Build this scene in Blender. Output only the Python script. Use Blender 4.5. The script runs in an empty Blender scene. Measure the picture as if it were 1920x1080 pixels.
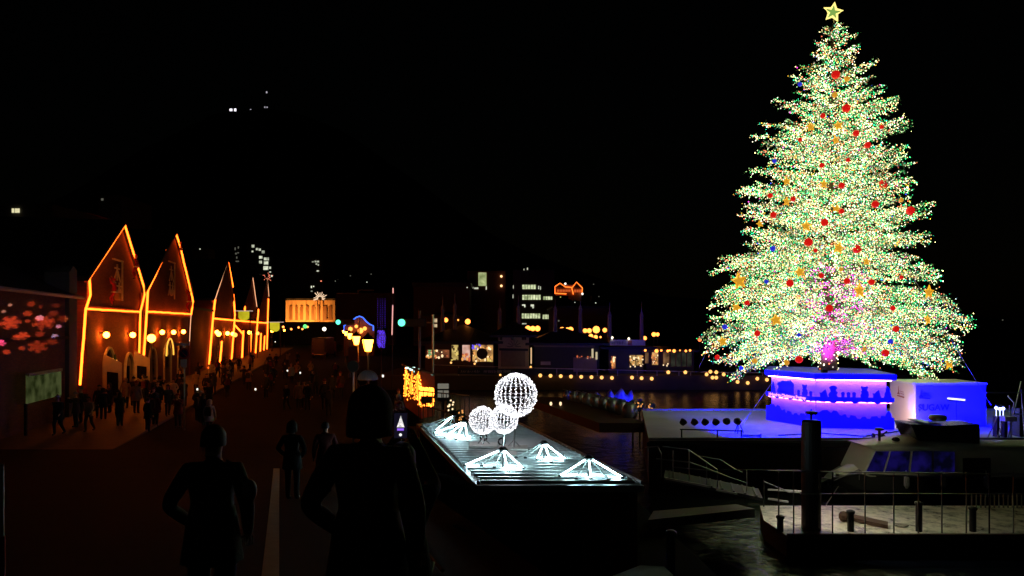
import bpy, bmesh, math, random
import numpy as np
from mathutils import Vector, Matrix, noise

random.seed(7); rng = np.random.default_rng(7)
SC = bpy.context.scene
COL = SC.collection
R = math.radians
PI = math.pi

# ------------------------------------------------------------------ camera, world, moonlight, exposure
F = 1387.0; H = 5.0; HOR = 614.0; CX = 960.0
cam_d = bpy.data.cameras.new('camera'); cam = bpy.data.objects.new('camera', cam_d); COL.objects.link(cam)
cam.location = (0, 0, H); cam.rotation_euler = (R(90), 0, 0)
cam_d.sensor_width = 36; cam_d.lens = 36 * F / 1920
cam_d.shift_y = (HOR - 540) / 1920
cam_d.clip_start = 0.05; cam_d.clip_end = 6000
SC.camera = cam
W = bpy.data.worlds.new('World'); SC.world = W; W.use_nodes = True
wn = W.node_tree; bg = wn.nodes['Background']
sky = wn.nodes.new('ShaderNodeTexSky'); sky.sky_type = 'NISHITA'; sky.sun_disc = False
sky.sun_elevation = R(2); sky.sun_rotation = R(200)
wn.links.new(sky.outputs[0], bg.inputs[0]); bg.inputs[1].default_value = 0.00022
moon_d = bpy.data.lights.new('moonlight', 'SUN'); moon_d.energy = 0.002; moon_d.angle = R(0.5); moon_d.color = (1, .95, .85)
moon = bpy.data.objects.new('moonlight', moon_d); COL.objects.link(moon)
moon.rotation_euler = (R(55), 0, R(-20))
vs = SC.view_settings; vs.view_transform = 'Standard'; vs.look = 'None'; vs.exposure = 0; vs.gamma = 1; vs.use_curve_mapping = False
cy = SC.cycles
cy.use_denoising = True; cy.use_light_tree = True
cy.sample_clamp_indirect = 2.0; cy.sample_clamp_direct = 0
cy.max_bounces = 4; cy.diffuse_bounces = 2; cy.glossy_bounces = 3; cy.transmission_bounces = 4; cy.transparent_max_bounces = 8
cy.caustics_reflective = False; cy.caustics_refractive = False

# ------------------------------------------------------------------ measuring helpers
def at(px, py, Y):
    return Vector(((px - CX) / F * Y, Y, H - (py - HOR) / F * Y))
def gr(px, py, z=0.0):
    Y = (H - z) * F / (py - HOR)
    return Vector(((px - CX) / F * Y, Y, z))
def facY(px):
    return 14.34 / ((CX - px) / F - .247)
def fac(px, py, off=0.0):                      # a point on the line of warehouse fronts, off metres out into the street
    p = at(px, py, facY(px))
    return p + FN * off
FD = Vector((-.247, 1, 0)).normalized()        # along the row of fronts
FN = Vector((FD.y, -FD.x, 0))                  # out of the fronts, towards the street

# ------------------------------------------------------------------ materials
MATS = {}
def new_mat(name):
    m = bpy.data.materials.new(name); m.use_nodes = True
    return m, m.node_tree, m.node_tree.nodes['Principled BSDF']
def mat(name, col, rough=.6, metal=0, var=.25, scale=3.0, bump=0.0, bscale=30.0, spec=.5):
    if name in MATS: return MATS[name]
    m, t, b = new_mat(name)
    N = t.nodes; L = t.links
    tc = N.new('ShaderNodeTexCoord'); nz = N.new('ShaderNodeTexNoise'); nz.inputs['Scale'].default_value = scale
    nz.inputs['Detail'].default_value = 6; L.new(tc.outputs['Object'], nz.inputs['Vector'])
    mx = N.new('ShaderNodeMix'); mx.data_type = 'RGBA'
    c = Vector(col[:3])
    mx.inputs['A'].default_value = (*(c * (1 - var)), 1); mx.inputs['B'].default_value = (*(c * (1 + var)), 1)
    L.new(nz.outputs['Fac'], mx.inputs['Factor']); L.new(mx.outputs['Result'], b.inputs['Base Color'])
    b.inputs['Roughness'].default_value = rough; b.inputs['Metallic'].default_value = metal
    b.inputs['Specular IOR Level'].default_value = spec
    if bump:
        n2 = N.new('ShaderNodeTexNoise'); n2.inputs['Scale'].default_value = bscale; L.new(tc.outputs['Object'], n2.inputs['Vector'])
        bp = N.new('ShaderNodeBump'); bp.inputs['Strength'].default_value = bump; bp.inputs['Distance'].default_value = .02
        L.new(n2.outputs['Fac'], bp.inputs['Height']); L.new(bp.outputs[0], b.inputs['Normal'])
    MATS[name] = m; return m
def glow(name, col, s=1.0):
    if name in MATS: return MATS[name]
    m = bpy.data.materials.new(name); m.use_nodes = True; t = m.node_tree
    t.nodes.clear(); o = t.nodes.new('ShaderNodeOutputMaterial'); e = t.nodes.new('ShaderNodeEmission')
    e.inputs[0].default_value = (*col, 1); e.inputs[1].default_value = s
    t.links.new(e.outputs[0], o.inputs[0]); MATS[name] = m; return m
def glow_var(name, c1, c2, s=1.0, scale=2.0, lo=.35, hi=.65):          # a lit room or screen seen through glass: uneven contents
    if name in MATS: return MATS[name]
    m = bpy.data.materials.new(name); m.use_nodes = True; t = m.node_tree; N = t.nodes; L = t.links
    N.clear(); o = N.new('ShaderNodeOutputMaterial'); e = N.new('ShaderNodeEmission')
    tc = N.new('ShaderNodeTexCoord'); nz = N.new('ShaderNodeTexNoise'); nz.inputs['Scale'].default_value = scale; nz.inputs['Detail'].default_value = 3
    cr = N.new('ShaderNodeValToRGB'); cr.color_ramp.elements[0].position = lo; cr.color_ramp.elements[1].position = hi
    cr.color_ramp.elements[0].color = (*c1, 1); cr.color_ramp.elements[1].color = (*c2, 1)
    L.new(tc.outputs['Object'], nz.inputs['Vector']); L.new(nz.outputs['Fac'], cr.inputs['Fac']); L.new(cr.outputs[0], e.inputs[0])
    e.inputs[1].default_value = s; L.new(e.outputs[0], o.inputs[0]); MATS[name] = m; return m
def brick_mat(name, c1, c2, mortar, angle):
    m, t, b = new_mat(name); N = t.nodes; L = t.links
    g = N.new('ShaderNodeNewGeometry'); mp = N.new('ShaderNodeMapping'); mp.vector_type = 'POINT'
    mp.inputs['Rotation'].default_value = (0, 0, angle)
    sp = N.new('ShaderNodeSeparateXYZ'); cb = N.new('ShaderNodeCombineXYZ')
    L.new(g.outputs['Position'], mp.inputs['Vector']); L.new(mp.outputs[0], sp.inputs[0])
    L.new(sp.outputs['X'], cb.inputs['X']); L.new(sp.outputs['Z'], cb.inputs['Y'])
    br = N.new('ShaderNodeTexBrick'); br.inputs['Color1'].default_value = (*c1, 1); br.inputs['Color2'].default_value = (*c2, 1)
    br.inputs['Mortar'].default_value = (*mortar, 1); br.inputs['Scale'].default_value = 1
    br.inputs['Brick Width'].default_value = .24; br.inputs['Row Height'].default_value = .08; br.inputs['Mortar Size'].default_value = .01
    L.new(cb.outputs[0], br.inputs['Vector'])
    nz = N.new('ShaderNodeTexNoise'); nz.inputs['Scale'].default_value = .6; nz.inputs['Detail'].default_value = 5; L.new(g.outputs['Position'], nz.inputs['Vector'])
    mx = N.new('ShaderNodeMix'); mx.data_type = 'RGBA'; mx.blend_type = 'MULTIPLY'; mx.inputs['Factor'].default_value = .6
    L.new(br.outputs['Color'], mx.inputs['A']); L.new(nz.outputs['Fac'], mx.inputs['B']); L.new(mx.outputs['Result'], b.inputs['Base Color'])
    bp = N.new('ShaderNodeBump'); bp.inputs['Strength'].default_value = .5; bp.inputs['Distance'].default_value = .02; bp.invert = True
    L.new(br.outputs['Fac'], bp.inputs['Height']); L.new(bp.outputs[0], b.inputs['Normal']); b.inputs['Roughness'].default_value = .85
    MATS[name] = m; return m

M_brick = brick_mat('red_brick', (.40, .11, .05), (.27, .065, .035), (.2, .13, .1), math.atan2(FD.x, FD.y) + PI/2)
M_brick2 = brick_mat('dark_brick', (.17, .045, .03), (.11, .03, .022), (.08, .06, .05), 0)
M_asphalt = mat('asphalt', (.010, .0096, .0085), .85, spec=.12, var=.5, scale=1.2, bump=.5, bscale=60)
M_paving = mat('stone_paving', (.10, .085, .07), .7, var=.4, scale=2, bump=.4, bscale=25)
M_line = mat('road_paint', (.55, .50, .40), .7, var=.3, scale=6)
M_tile = mat('roof_tile', (.022, .022, .025), .6, var=.4, scale=4)
M_black = mat('black_rubber', (.012, .012, .013), .55)
M_blackgloss = mat('black_gloss', (.02, .02, .022), .2)
M_dark = mat('dark_metal', (.03, .03, .032), .45, .6)
M_steel = mat('galvanised_steel', (.42, .42, .42), .32, 1.0, var=.2)
M_white = mat('white_paint', (.75, .74, .72), .5, var=.08)
M_cream = mat('cream_plaster', (.48, .38, .25), .8, var=.15, bump=.2)
M_wood = mat('dark_wood', (.09, .045, .025), .7, var=.4, scale=8)
M_bark = mat('bark', (.11, .065, .04), .9, var=.5, scale=8, bump=.9, bscale=12)
M_conc = mat('concrete', (.008, .008, .0075), .9, spec=.06, var=.3, scale=1.5, bump=.3)
M_hull = mat('barge_hull', (.035, .012, .010), .6, var=.5, scale=.6)
M_hill = mat('hill', (.006, .007, .006), 1, var=.3, scale=.05)
M_wall_dark = mat('far_wall', (.05, .043, .04), .9, var=.2, scale=.3)
M_wall_brown = mat('far_wall_brown', (.10, .06, .04), .9, var=.2, scale=.3)
M_glass_dark = mat('dark_glass', (.01, .01, .014), .08)
M_red = mat('red_cloth', (.5, .02, .02), .7)
M_skin = mat('skin', (.45, .27, .19), .6, var=.08)
M_hair = mat('black_hair', (.012, .010, .009), .6)
M_needle = mat('fir_needles', (.045, .13, .06), .6, var=.4, scale=2)

# ------------------------------------------------------------------ mesh builder
WO = {}                                          # world origin of every object that parents others
class MB:
    def __init__(s): s.v = []; s.f = []; s.mi = []; s.cur = 0
    def add(s, vs_, fs):
        n = len(s.v); s.v += [tuple(v) for v in vs_]; s.f += [tuple(n + i for i in f) for f in fs]; s.mi += [s.cur] * len(fs); return s
    def box(s, c, size, rz=0.0, taper=1.0):
        c = Vector(c); hx, hy, hz = [a / 2 for a in size]; m = Matrix.Rotation(rz, 3, 'Z'); P = []
        for z, t in ((-hz, 1), (hz, taper)):
            for x, y in ((-hx, -hy), (hx, -hy), (hx, hy), (-hx, hy)): P.append(c + m @ Vector((x * t, y * t, z)))
        return s.add(P, [(3, 2, 1, 0), (4, 5, 6, 7), (0, 1, 5, 4), (1, 2, 6, 5), (2, 3, 7, 6), (3, 0, 4, 7)])
    def prism(s, poly, d):                       # planar polygon (3D points) pushed along d
        n = len(poly); P = [Vector(p) for p in poly] + [Vector(p) + Vector(d) for p in poly]
        fs = [tuple(range(n)), tuple(range(2 * n - 1, n - 1, -1))] + [(i, i + n, (i + 1) % n + n, (i + 1) % n) for i in range(n)]
        return s.add(P, fs)
    def tube(s, pts, r, n=6, r2=None, caps=True, closed=False):
        pts = [Vector(p) for p in pts]; m = len(pts); P = []; r2 = r if r2 is None else r2
        for i, p in enumerate(pts):
            a = pts[i - 1] if (i > 0 or closed) else p; b = pts[(i + 1) % m] if (i < m - 1 or closed) else p
            d = (b - a).normalized(); u = d.cross(Vector((0, 0, 1)))
            if u.length < .05: u = d.cross(Vector((1, 0, 0)))
            u.normalize(); w = d.cross(u); rr = r + (r2 - r) * i / max(1, m - 1)
            for k in range(n):
                t = 2 * PI * k / n; P.append(p + (u * math.cos(t) + w * math.sin(t)) * rr)
        fs = []
        for i in range(m if closed else m - 1):
            for k in range(n):
                j = (i + 1) % m
                fs.append((i * n + k, i * n + (k + 1) % n, j * n + (k + 1) % n, j * n + k))
        if caps and not closed: fs += [tuple(range(n - 1, -1, -1)), tuple((m - 1) * n + k for k in range(n))]
        return s.add(P, fs)
    def bar(s, a, b, w, h=None):                 # square bar
        a = Vector(a); b = Vector(b); h = h or w; d = (b - a).normalized(); u = d.cross(Vector((0, 0, 1)))
        if u.length < .05: u = Vector((1, 0, 0))
        u.normalize(); k = u.cross(d)
        P = [p + u * sx * w / 2 + k * sy * h / 2 for p in (a, b) for sx, sy in ((-1, -1), (1, -1), (1, 1), (-1, 1))]
        return s.add(P, [(3, 2, 1, 0), (4, 5, 6, 7), (0, 1, 5, 4), (1, 2, 6, 5), (2, 3, 7, 6), (3, 0, 4, 7)])
    def lathe(s, c, prof, n=12, ax=None):        # profile of (radius, height) about an axis
        c = Vector(c); q = Vector((0, 0, 1)).rotation_difference(Vector(ax)) if ax is not None else None; P = []
        for r, z in prof:
            for k in range(n):
                t = 2 * PI * k / n; v = Vector((r * math.cos(t), r * math.sin(t), z)); P.append(c + (q @ v if q else v))
        fs = [(i * n + k, i * n + (k + 1) % n, (i + 1) * n + (k + 1) % n, (i + 1) * n + k) for i in range(len(prof) - 1) for k in range(n)]
        if prof[0][0] > 1e-4: fs.append(tuple(range(n - 1, -1, -1)))
        if prof[-1][0] > 1e-4: fs.append(tuple((len(prof) - 1) * n + k for k in range(n)))
        return s.add(P, fs)
    def ball(s, c, r, n=10, m=6, sz=1.0):
        return s.lathe(c, [(max(1e-5, r * math.sin(PI * i / m)), -r * sz * math.cos(PI * i / m)) for i in range(m + 1)], n)
    def mesh(s, name, mats, smooth=False):
        me = bpy.data.meshes.new(name); me.from_pydata(s.v, [], s.f)
        for m in (mats if isinstance(mats, (list, tuple)) else [mats]): me.materials.append(m)
        me.polygons.foreach_set('material_index', s.mi)
        if smooth: me.polygons.foreach_set('use_smooth', [True] * len(s.f))
        me.update(); return me
    def build(s, name, mats, parent=None, smooth=False, **kw):
        return link(name, s.mesh(name, mats, smooth), parent, **kw)
def link(name, data, parent=None, label=None, kind=None, bevel=0):
    o = bpy.data.objects.new(name, data); COL.objects.link(o); WO[o] = Vector((0, 0, 0))
    if parent is not None: o.parent = parent; o.location = -WO[parent]
    if label: o['label'] = label
    if kind: o['kind'] = kind
    if bevel:
        b = o.modifiers.new('bevel', 'BEVEL'); b.width = bevel; b.segments = 2
    return o
def tag(o, label, cat, group=None, kind=None):
    o['label'] = label
    if cat: o['category'] = cat
    if group: o['group'] = group
    if kind: o['kind'] = kind
    return o
def thing(name, label, cat, loc=(0, 0, 0), group=None):
    o = bpy.data.objects.new(name, None); COL.objects.link(o); o.location = loc; WO[o] = Vector(loc); o.empty_display_size = .2
    return tag(o, label, cat, group)
def struct(o): o['kind'] = 'structure'; return o
def dup(root, loc=None, rz=None, scale=None, label=None, group=None):
    def cp(o, par):
        c = o.copy(); COL.objects.link(c)
        if par is not None: c.parent = par
        for ch in list(o.children): cp(ch, c)
        return c
    r = cp(root, None)
    place(r, loc, rz, scale)
    if label: r['label'] = label
    if group: r['group'] = group
    return r
def place(r, loc=None, rz=None, scale=None):
    if loc is not None: r.location = loc
    if rz is not None: r.rotation_euler = (0, 0, rz)
    if scale is not None: r.scale = (scale, scale, scale) if not hasattr(scale, '__len__') else scale
ORD = 'first second third fourth fifth sixth seventh eighth ninth tenth eleventh twelfth thirteenth fourteenth fifteenth sixteenth seventeenth eighteenth nineteenth twentieth'.split()
ORD += ['twenty-' + w for w in ORD[:9]] + ['thirtieth'] + ['thirty-' + w for w in ORD[:9]]
def text(name, body, origin, xdir, zdir, size, m, parent=None, ext=.004, align='LEFT', bold=0.0):
    c = bpy.data.curves.new(name, 'FONT'); c.body = body; c.size = size; c.extrude = ext; c.align_x = align; c.offset = bold
    o = bpy.data.objects.new('tmp', c); COL.objects.link(o); bpy.context.view_layer.update()
    me = bpy.data.meshes.new_from_object(o.evaluated_get(bpy.context.evaluated_depsgraph_get())); bpy.data.objects.remove(o); me.name = name
    me.materials.clear(); me.materials.append(m); o = bpy.data.objects.new(name, me); COL.objects.link(o)
    x = Vector(xdir).normalized(); y = Vector(zdir).normalized(); z = x.cross(y)
    mm = Matrix((x, y, z)).transposed().to_4x4(); mm.translation = Vector(origin) - (WO[parent] if parent is not None else Vector((0, 0, 0)))
    o.matrix_basis = mm
    if parent is not None: o.parent = parent
    return o
def strokes(origin, width, height, n, m, parent, slant=0.0):
    rs = random.Random(int(width * 100)); b = MB(); o = Vector(origin)
    for i in range(n):
        x = width * i / n; w = width / n * .62; h = height * rs.uniform(.75, 1)
        b.bar(o + Vector((x, 0, 0)), o + Vector((x + slant * h, 0, h)), .035, .02)
        if rs.random() < .7: b.bar(o + Vector((x + slant * h, 0, h)), o + Vector((x + w, 0, h * .95)), .035, .02)
        if rs.random() < .6: b.bar(o + Vector((x, 0, h * .5)), o + Vector((x + w, 0, h * .5)), .035, .02)
        if rs.random() < .5: b.bar(o + Vector((x + w, 0, 0)), o + Vector((x + w, 0, h)), .035, .02)
    return b.build('lettering', m, parent, kind='stuff')
def spot(name, loc, target, watts, color, angle, blend=.5, radius=.08, parent=None):
    d = bpy.data.lights.new(name, 'SPOT'); d.energy = watts; d.color = color; d.spot_size = R(angle); d.spot_blend = blend; d.shadow_soft_size = radius
    o = bpy.data.objects.new(name, d); COL.objects.link(o)
    o.rotation_euler = (Vector(target) - Vector(loc)).to_track_quat('-Z', 'Y').to_euler()
    o.location = Vector(loc) - (WO[parent] if parent is not None else Vector((0, 0, 0)))
    if parent is not None: o.parent = parent
    return o

# ------------------------------------------------------------------ the ground, quays, water, hills
def gz(Y):                                       # street profile: the bridge by the camera slopes down to the street
    K = [(-30, 3.3), (0, 3.2), (4, 2.95), (5.5, 2.6), (9, 2.1), (16.8, 1.1), (24, .42), (30, .1), (36, 0), (1e5, 0)]
    for (a, za), (b, zb) in zip(K, K[1:]):
        if a <= Y <= b: return za + (zb - za) * (Y - a) / (b - a)
    return K[0][1]
def edgeX(Y): return -1.3 - .25 * (Y - 16.5) if Y > 8 else 1.2
b = MB(); Ys = [-30, 0, 4, 5.5, 9, 12, 16.8, 20, 24, 27, 30, 33, 36, 45, 60, 79]
for a, c in zip(Ys, Ys[1:]):
    b.add([(-220, a, gz(a)), (edgeX(a), a, gz(a)), (edgeX(c), c, gz(c)), (-220, c, gz(c))], [(0, 1, 2, 3)])
    b.add([(edgeX(a), a, gz(a)), (edgeX(a), a, -3), (edgeX(c), c, -3), (edgeX(c), c, gz(c))], [(0, 1, 2, 3)])
struct(b.build('street', M_asphalt))
b = MB(); b.prism([(-400, 79, -4), (-400, 79, -.008), (400, 79, -.008), (400, 79, -4)], (0, 2500, 0)); struct(b.build('ground', M_asphalt))
b = MB(); b.box((-35, 118, .055), (30, 80, .13)); 
# pavement along the warehouse fronts, with its kerb
pv = MB(); A = fac(-260, 700); A.z = 0; B = fac(505, 640); B.z = 0
pv.prism([A + Vector((0, 0, .12)), B + Vector((0, 0, .12)), B + FN * 5.5 + Vector((0, 0, .12)), A + FN * 5.5 + Vector((0, 0, .12))], (0, 0, -.3)); struct(pv.build('pavement', M_paving))
# water
m, t, bs = new_mat('harbour_water'); bs.inputs['Base Color'].default_value = (.004, .006, .012, 1); bs.inputs['Roughness'].default_value = .22; bs.inputs['Specular IOR Level'].default_value = .12
nz = t.nodes.new('ShaderNodeTexNoise'); nz.inputs['Scale'].default_value = 1.6; nz.inputs['Detail'].default_value = 4
g = t.nodes.new('ShaderNodeNewGeometry'); t.links.new(g.outputs['Position'], nz.inputs['Vector'])
bp = t.nodes.new('ShaderNodeBump'); bp.inputs['Strength'].default_value = .6; bp.inputs['Distance'].default_value = .12
t.links.new(nz.outputs['Fac'], bp.inputs['Height']); t.links.new(bp.outputs[0], bs.inputs['Normal'])
b = MB(); b.add([(-30, -20, -1.5), (900, -20, -1.5), (900, 900, -1.5), (-30, 900, -1.5)], [(0, 1, 2, 3)]); struct(b.build('water', m))
# lower terrace the hut stands on
b = MB(); b.prism([(edgeX(10)-.1, 10, -.6), (5.2, 10, -.6), (3.5, 30, -.6), (-2, 42, -.6), (-7.4, 42, -.6)], (0, 0, -2)); struct(b.build('terrace', M_conc))
b = MB(); 0 and b.add([gr(491, 1080, 2.3)+Vector((0,-1.5,.3)), gr(523, 1080, 2.3)+Vector((0,-1.5,.3)), gr(523, 1080, 2.3)+Vector((0, 0, .02)), gr(491, 1080, 2.3)+Vector((0, 0, .02))], [])
pts = []
for Y in [5.5, 6.5, 7.5, 8.5, 10, 12, 14, 16.8, 20, 24]:
    py = HOR + (H - gz(Y)) * F / Y; pts.append(((515 - 8 * (py - 940) / 140 - CX) / F * Y, Y, gz(Y) + .006))
for p, q in zip(pts, pts[1:]): b.add([(p[0] - .1, p[1], p[2]), (p[0] + .1, p[1], p[2]), (q[0] + .1, q[1], q[2]), (q[0] - .1, q[1], q[2])], [(0, 1, 2, 3)])
struct(b.build('road_marking', M_line))
shade_wall = MB(); YY = [8.2, 9, 12, 16.8, 20, 24]  # dark low wall added to shade the street edge from the roof lights
for a, c in zip(YY, YY[1:]):
    P_ = [(edgeX(a) - .3, a, gz(a) - .1), (edgeX(a), a, gz(a) - .1), (edgeX(c), c, gz(c) - .1), (edgeX(c) - .3, c, gz(c) - .1)]; hh = lambda Y: .55 if Y < 17 else .3
    shade_wall.add(P_ + [(x, y, z + .1 + hh(y)) for x, y, z in P_], [(3, 2, 1, 0), (4, 5, 6, 7), (0, 1, 5, 4), (1, 2, 6, 5), (2, 3, 7, 6), (3, 0, 4, 7)])
struct(shade_wall.build('parapet', mat('shade_wall_black', (.008, .008, .008), 1, spec=0)))
# hills behind the town
def hillz(x, y):
    pk = 325 * math.exp(-((x + 430) / 330) ** 2) * math.exp(-((y - 1250) / 420) ** 2)
    pk += 90 * math.exp(-((x + 60) / 420) ** 2) * math.exp(-((y - 1300) / 380) ** 2) + 34 * math.exp(-((y - 700) / 260) ** 2) * math.exp(-((x+100) / 500) ** 2)
    return pk + 6 * noise.noise(Vector((x / 60, y / 60, 0))) * min(1, max(0, (y - 330) / 200)) - 1.5
b = MB(); nx, ny = 70, 46; P = []; fs = []
for j in range(ny):
    for i in range(nx):
        x = -1500 + 3000 * i / (nx - 1); y = 330 + 1900 * j / (ny - 1); P.append((x, y, hillz(x, y)))
for j in range(ny - 1):
    for i in range(nx - 1): a = j * nx + i; fs.append((a, a + 1, a + nx + 1, a + nx))
b.add(P, fs); struct(b.build('hills', M_hill, smooth=True))

# ------------------------------------------------------------------ people
SK = {}
def person_mesh(key, arms, legs, lean=0.0, fingers=False, head_dx=0.0):
    """arms: ((elbow, wrist) right, left) as points; legs: ((knee, ankle), ...); one continuous skinned body."""
    V = []; E = []; Rr = []; T = []; roots = []
    def v(p, r, tg, par=None):
        V.append(Vector(p)); Rr.append(r if isinstance(r, tuple) else (r, r)); T.append(tg)
        if par is not None: E.append((par, len(V) - 1))
        return len(V) - 1
    L = lambda z: lean * (z - .95)
    pel = v((0, 0, .95), (.165, .13), 0); roots.append(pel)
    sp = v((0, L(1.15), 1.15), (.155, .125), 0, pel); ch = v((0, L(1.34), 1.34), (.185, .135), 0, sp)
    nb = v((0, L(1.45), 1.45), (.10, .085), 0, ch); nk = v((0, L(1.52) + .01, 1.515), .058, 2, nb)
    h1 = v((head_dx * .5, L(1.58) + .03, 1.585), (.072, .085), 2, nk); h2 = v((head_dx, L(1.66) + .02, 1.655), (.082, .098), 2, h1); v((head_dx, L(1.72), 1.725), (.06, .07), 2, h2)
    for s, (el, wr) in zip((1, -1), arms):
        sh = v((s * .185, L(1.41), 1.405), .082, 0, ch); e = v(el, .062, 0, sh); w = v(wr, .046, 0, e)
        d = (Vector(wr) - Vector(el)).normalized(); hd = Vector(wr) + d * .07; h_ = v(hd, (.042, .028), 2, w); hp = Vector(wr) + d * .10; v(hp, (.04, .02), 2, h_)
        if fingers:
            up = Vector((0, 0, 1)); side = d.cross(up)
            side = side.normalized() if side.length > .1 else Vector((1, 0, 0)); pn = side.cross(d)
            for k, ln in enumerate((.075, .085, .08, .062)):
                o_ = hp + side * (k - 1.5) * .021
                a_ = v(o_ - d * .02, .009, 2); roots.append(a_); b_ = v(o_ + d * ln * .55, .0085, 2, a_); v(o_ + d * ln * .8 - pn * .03, .0075, 2, b_)
            a_ = v(hd - side * .02 * s, .012, 2); roots.append(a_); b_ = v(hd - side * .055 * s + d * .03, .010, 2, a_); v(hd - side * .06 * s + d * .06, .009, 2, b_)
        else:
            v(hp + d * .05 - Vector((0, 0, .01)), (.03, .014), 2, len(V) - 1)
    for s, (kn, an) in zip((1, -1), legs):
        hp_ = v((s * .095, 0, .86), .115, 1, pel); k_ = v(kn, .078, 1, hp_); a_ = v(an, .055, 1, k_)
        f_ = v(Vector(an) + Vector((0, .02, -.05)), .052, 3, a_); v(Vector(an) + Vector((0, .17, -.065)), .042, 3, f_)
    me = bpy.data.meshes.new('tmp'); me.from_pydata(V, E, []); ob = bpy.data.objects.new('tmp', me); COL.objects.link(ob)
    md = ob.modifiers.new('s', 'SKIN'); md.use_smooth_shade = True
    sv = me.skin_vertices[0].data
    for i, r in enumerate(Rr): sv[i].radius = r
    for i in roots: sv[i].use_root = True
    sb = ob.modifiers.new('u', 'SUBSURF'); sb.levels = 2 if fingers else 1
    dg = bpy.context.evaluated_depsgraph_get(); ev = ob.evaluated_get(dg); out = bpy.data.meshes.new_from_object(ev)
    bpy.data.objects.remove(ob); out.name = 'body_' + key
    # nose, ears and brow on the head
    bm = bmesh.new(); bm.from_mesh(out); hc = Vector((head_dx, L(1.66) + .02, 1.64))
    for off, sz in (((0, .098, -.02), (.014, .018, .026)), ((.082, 0, -.02), (.012, .02, .032)), ((-.082, 0, -.02), (.012, .02, .032))):
        r_ = bmesh.ops.create_icosphere(bm, subdivisions=1, radius=1)
        for q in r_['verts']: q.co = hc + Vector(off) + Vector((q.co.x * sz[0], q.co.y * sz[1], q.co.z * sz[2]))
    bm.to_mesh(out); bm.free()
    out.materials.clear()
    for _ in range(4): out.materials.append(None)
    for p in out.polygons:
        c = p.center; best = min(range(len(V)), key=lambda i: (V[i] - c).length_squared - .0); tg = T[best]
        if tg == 1 and c.z > .80: tg = 0
        p.material_index = tg; p.use_smooth = True
    SK[key] = (out, hc)
    return out
def hair_mesh(style, hc):
    b = MB(); n, m_ = 14, 7; R0 = (.098, .115, .115)
    zmin = {'hair': -.055, 'beanie': .005, 'long_hair': -.2, 'hood': -.13}[style]; e = {'hair': 1.0, 'beanie': 1.12, 'long_hair': 1.06, 'hood': 1.28}[style]
    P = []
    for i in range(m_ + 1):
        th = PI * .5 * i / m_ if i < m_ - 1 else PI * .5
        for k in range(n):
            a = 2 * PI * k / n; x = R0[0] * e * math.cos(a) * math.sin(th); y = R0[1] * e * math.sin(a) * math.sin(th); z = R0[2] * e * math.cos(th)
            if i >= m_ - 1: z = (zmin if i == m_ else zmin * .5) if math.sin(a) < .35 else .03
            P.append(hc + Vector((x, y - .012, z + .015)))
    fs = [(i * n + k, (i + 1) * n + k, (i + 1) * n + (k + 1) % n, i * n + (k + 1) % n) for i in range(m_) for k in range(n)]
    b.add(P, fs)
    if style == 'beanie': b.ball(hc + Vector((0, -.012, .155)), .035, 8, 5)
    return b.mesh(style, M_hair, True)
def hem_mesh():
    b = MB(); n = 20; P = []
    for z, rx, ry in ((1.12, .168, .135), (1.0, .195, .155), (.85, .215, .175), (.70, .235, .195), (.69, .215, .175)):
        for k in range(n):
            a = 2 * PI * k / n; w = 1 + .035 * math.sin(k * 2.9) * (1.15 - z) * 2.2; P.append((rx * w * math.cos(a), ry * w * math.sin(a), z + .012 * math.sin(k * 1.7)))
    b.add(P, [(i * n + k, i * n + (k + 1) % n, (i + 1) * n + (k + 1) % n, (i + 1) * n + k) for i in range(4) for k in range(n)]); return b.mesh('coat_skirt', M_hair, True)
HEM = hem_mesh()
BAGM = MB().prism([(-.15, -.14, 1.0), (.15, -.14, 1.0), (.16, -.14, 1.3), (.1, -.14, 1.43), (-.1, -.14, 1.43), (-.16, -.14, 1.3)], (0, -.15, -.02)).mesh('backpack', M_hair)
STR = (((.1, .02, .48), (.1, -.01, .09)), ((-.1, .02, .48), (-.1, -.01, .09)))
WLK = (((.1, .16, .5), (.1, .12, .1)), ((-.1, -.02, .48), (-.1, -.28, .13)))
person_mesh('stand', (((.27, -.03, 1.14), (.27, .07, .9)), ((-.27, -.03, 1.14), (-.27, .07, .9))), STR)
person_mesh('pockets', (((.32, -.06, 1.15), (.2, .1, .98)), ((-.32, -.06, 1.15), (-.2, .1, .98))), STR, -.03)
person_mesh('walk', (((.26, -.14, 1.16), (.27, -.08, .92)), ((-.26, .1, 1.15), (-.24, .27, .98))), WLK, .06)
person_mesh('phone', (((.26, .14, 1.22), (.1, .34, 1.44)), ((-.26, .14, 1.22), (-.08, .34, 1.44))), STR, .02)
person_mesh('near_back', (((.27, -.03, 1.14), (.25, .1, .92)), ((-.32, -.05, 1.15), (-.2, .12, .98))), STR, .03, True)
person_mesh('near_photo', (((.22, .16, 1.44), (.088, .29, 1.70)), ((-.22, .16, 1.44), (-.088, .29, 1.70))), STR, .02, True)
person_mesh('climb', (((.3, .1, 1.6), (.24, .2, 1.86)), ((-.28, .12, 1.5), (-.22, .2, 1.74))), (((.2, .25, .72), (.2, .1, .35)), ((-.18, .2, .52), (-.16, .05, .14))), 0)
HAIRM = {(st, k): hair_mesh(st, SK[k][1]) for st in ('hair', 'beanie', 'long_hair', 'hood') for k in SK}
CLOTH = {'black': (.010, .010, .011), 'dark grey': (.03, .03, .032), 'navy': (.012, .016, .04), 'brown': (.07, .035, .018), 'beige': (.30, .22, .14),
         'white': (.5, .48, .45), 'dark red': (.14, .015, .015), 'olive': (.04, .04, .018), 'pale grey': (.22, .22, .22), 'tan': (.35, .2, .09)}
def cloth(c): return mat('cloth_' + c.replace(' ', '_'), CLOTH[c], .85, var=.25, scale=9, bump=.3)
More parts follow.
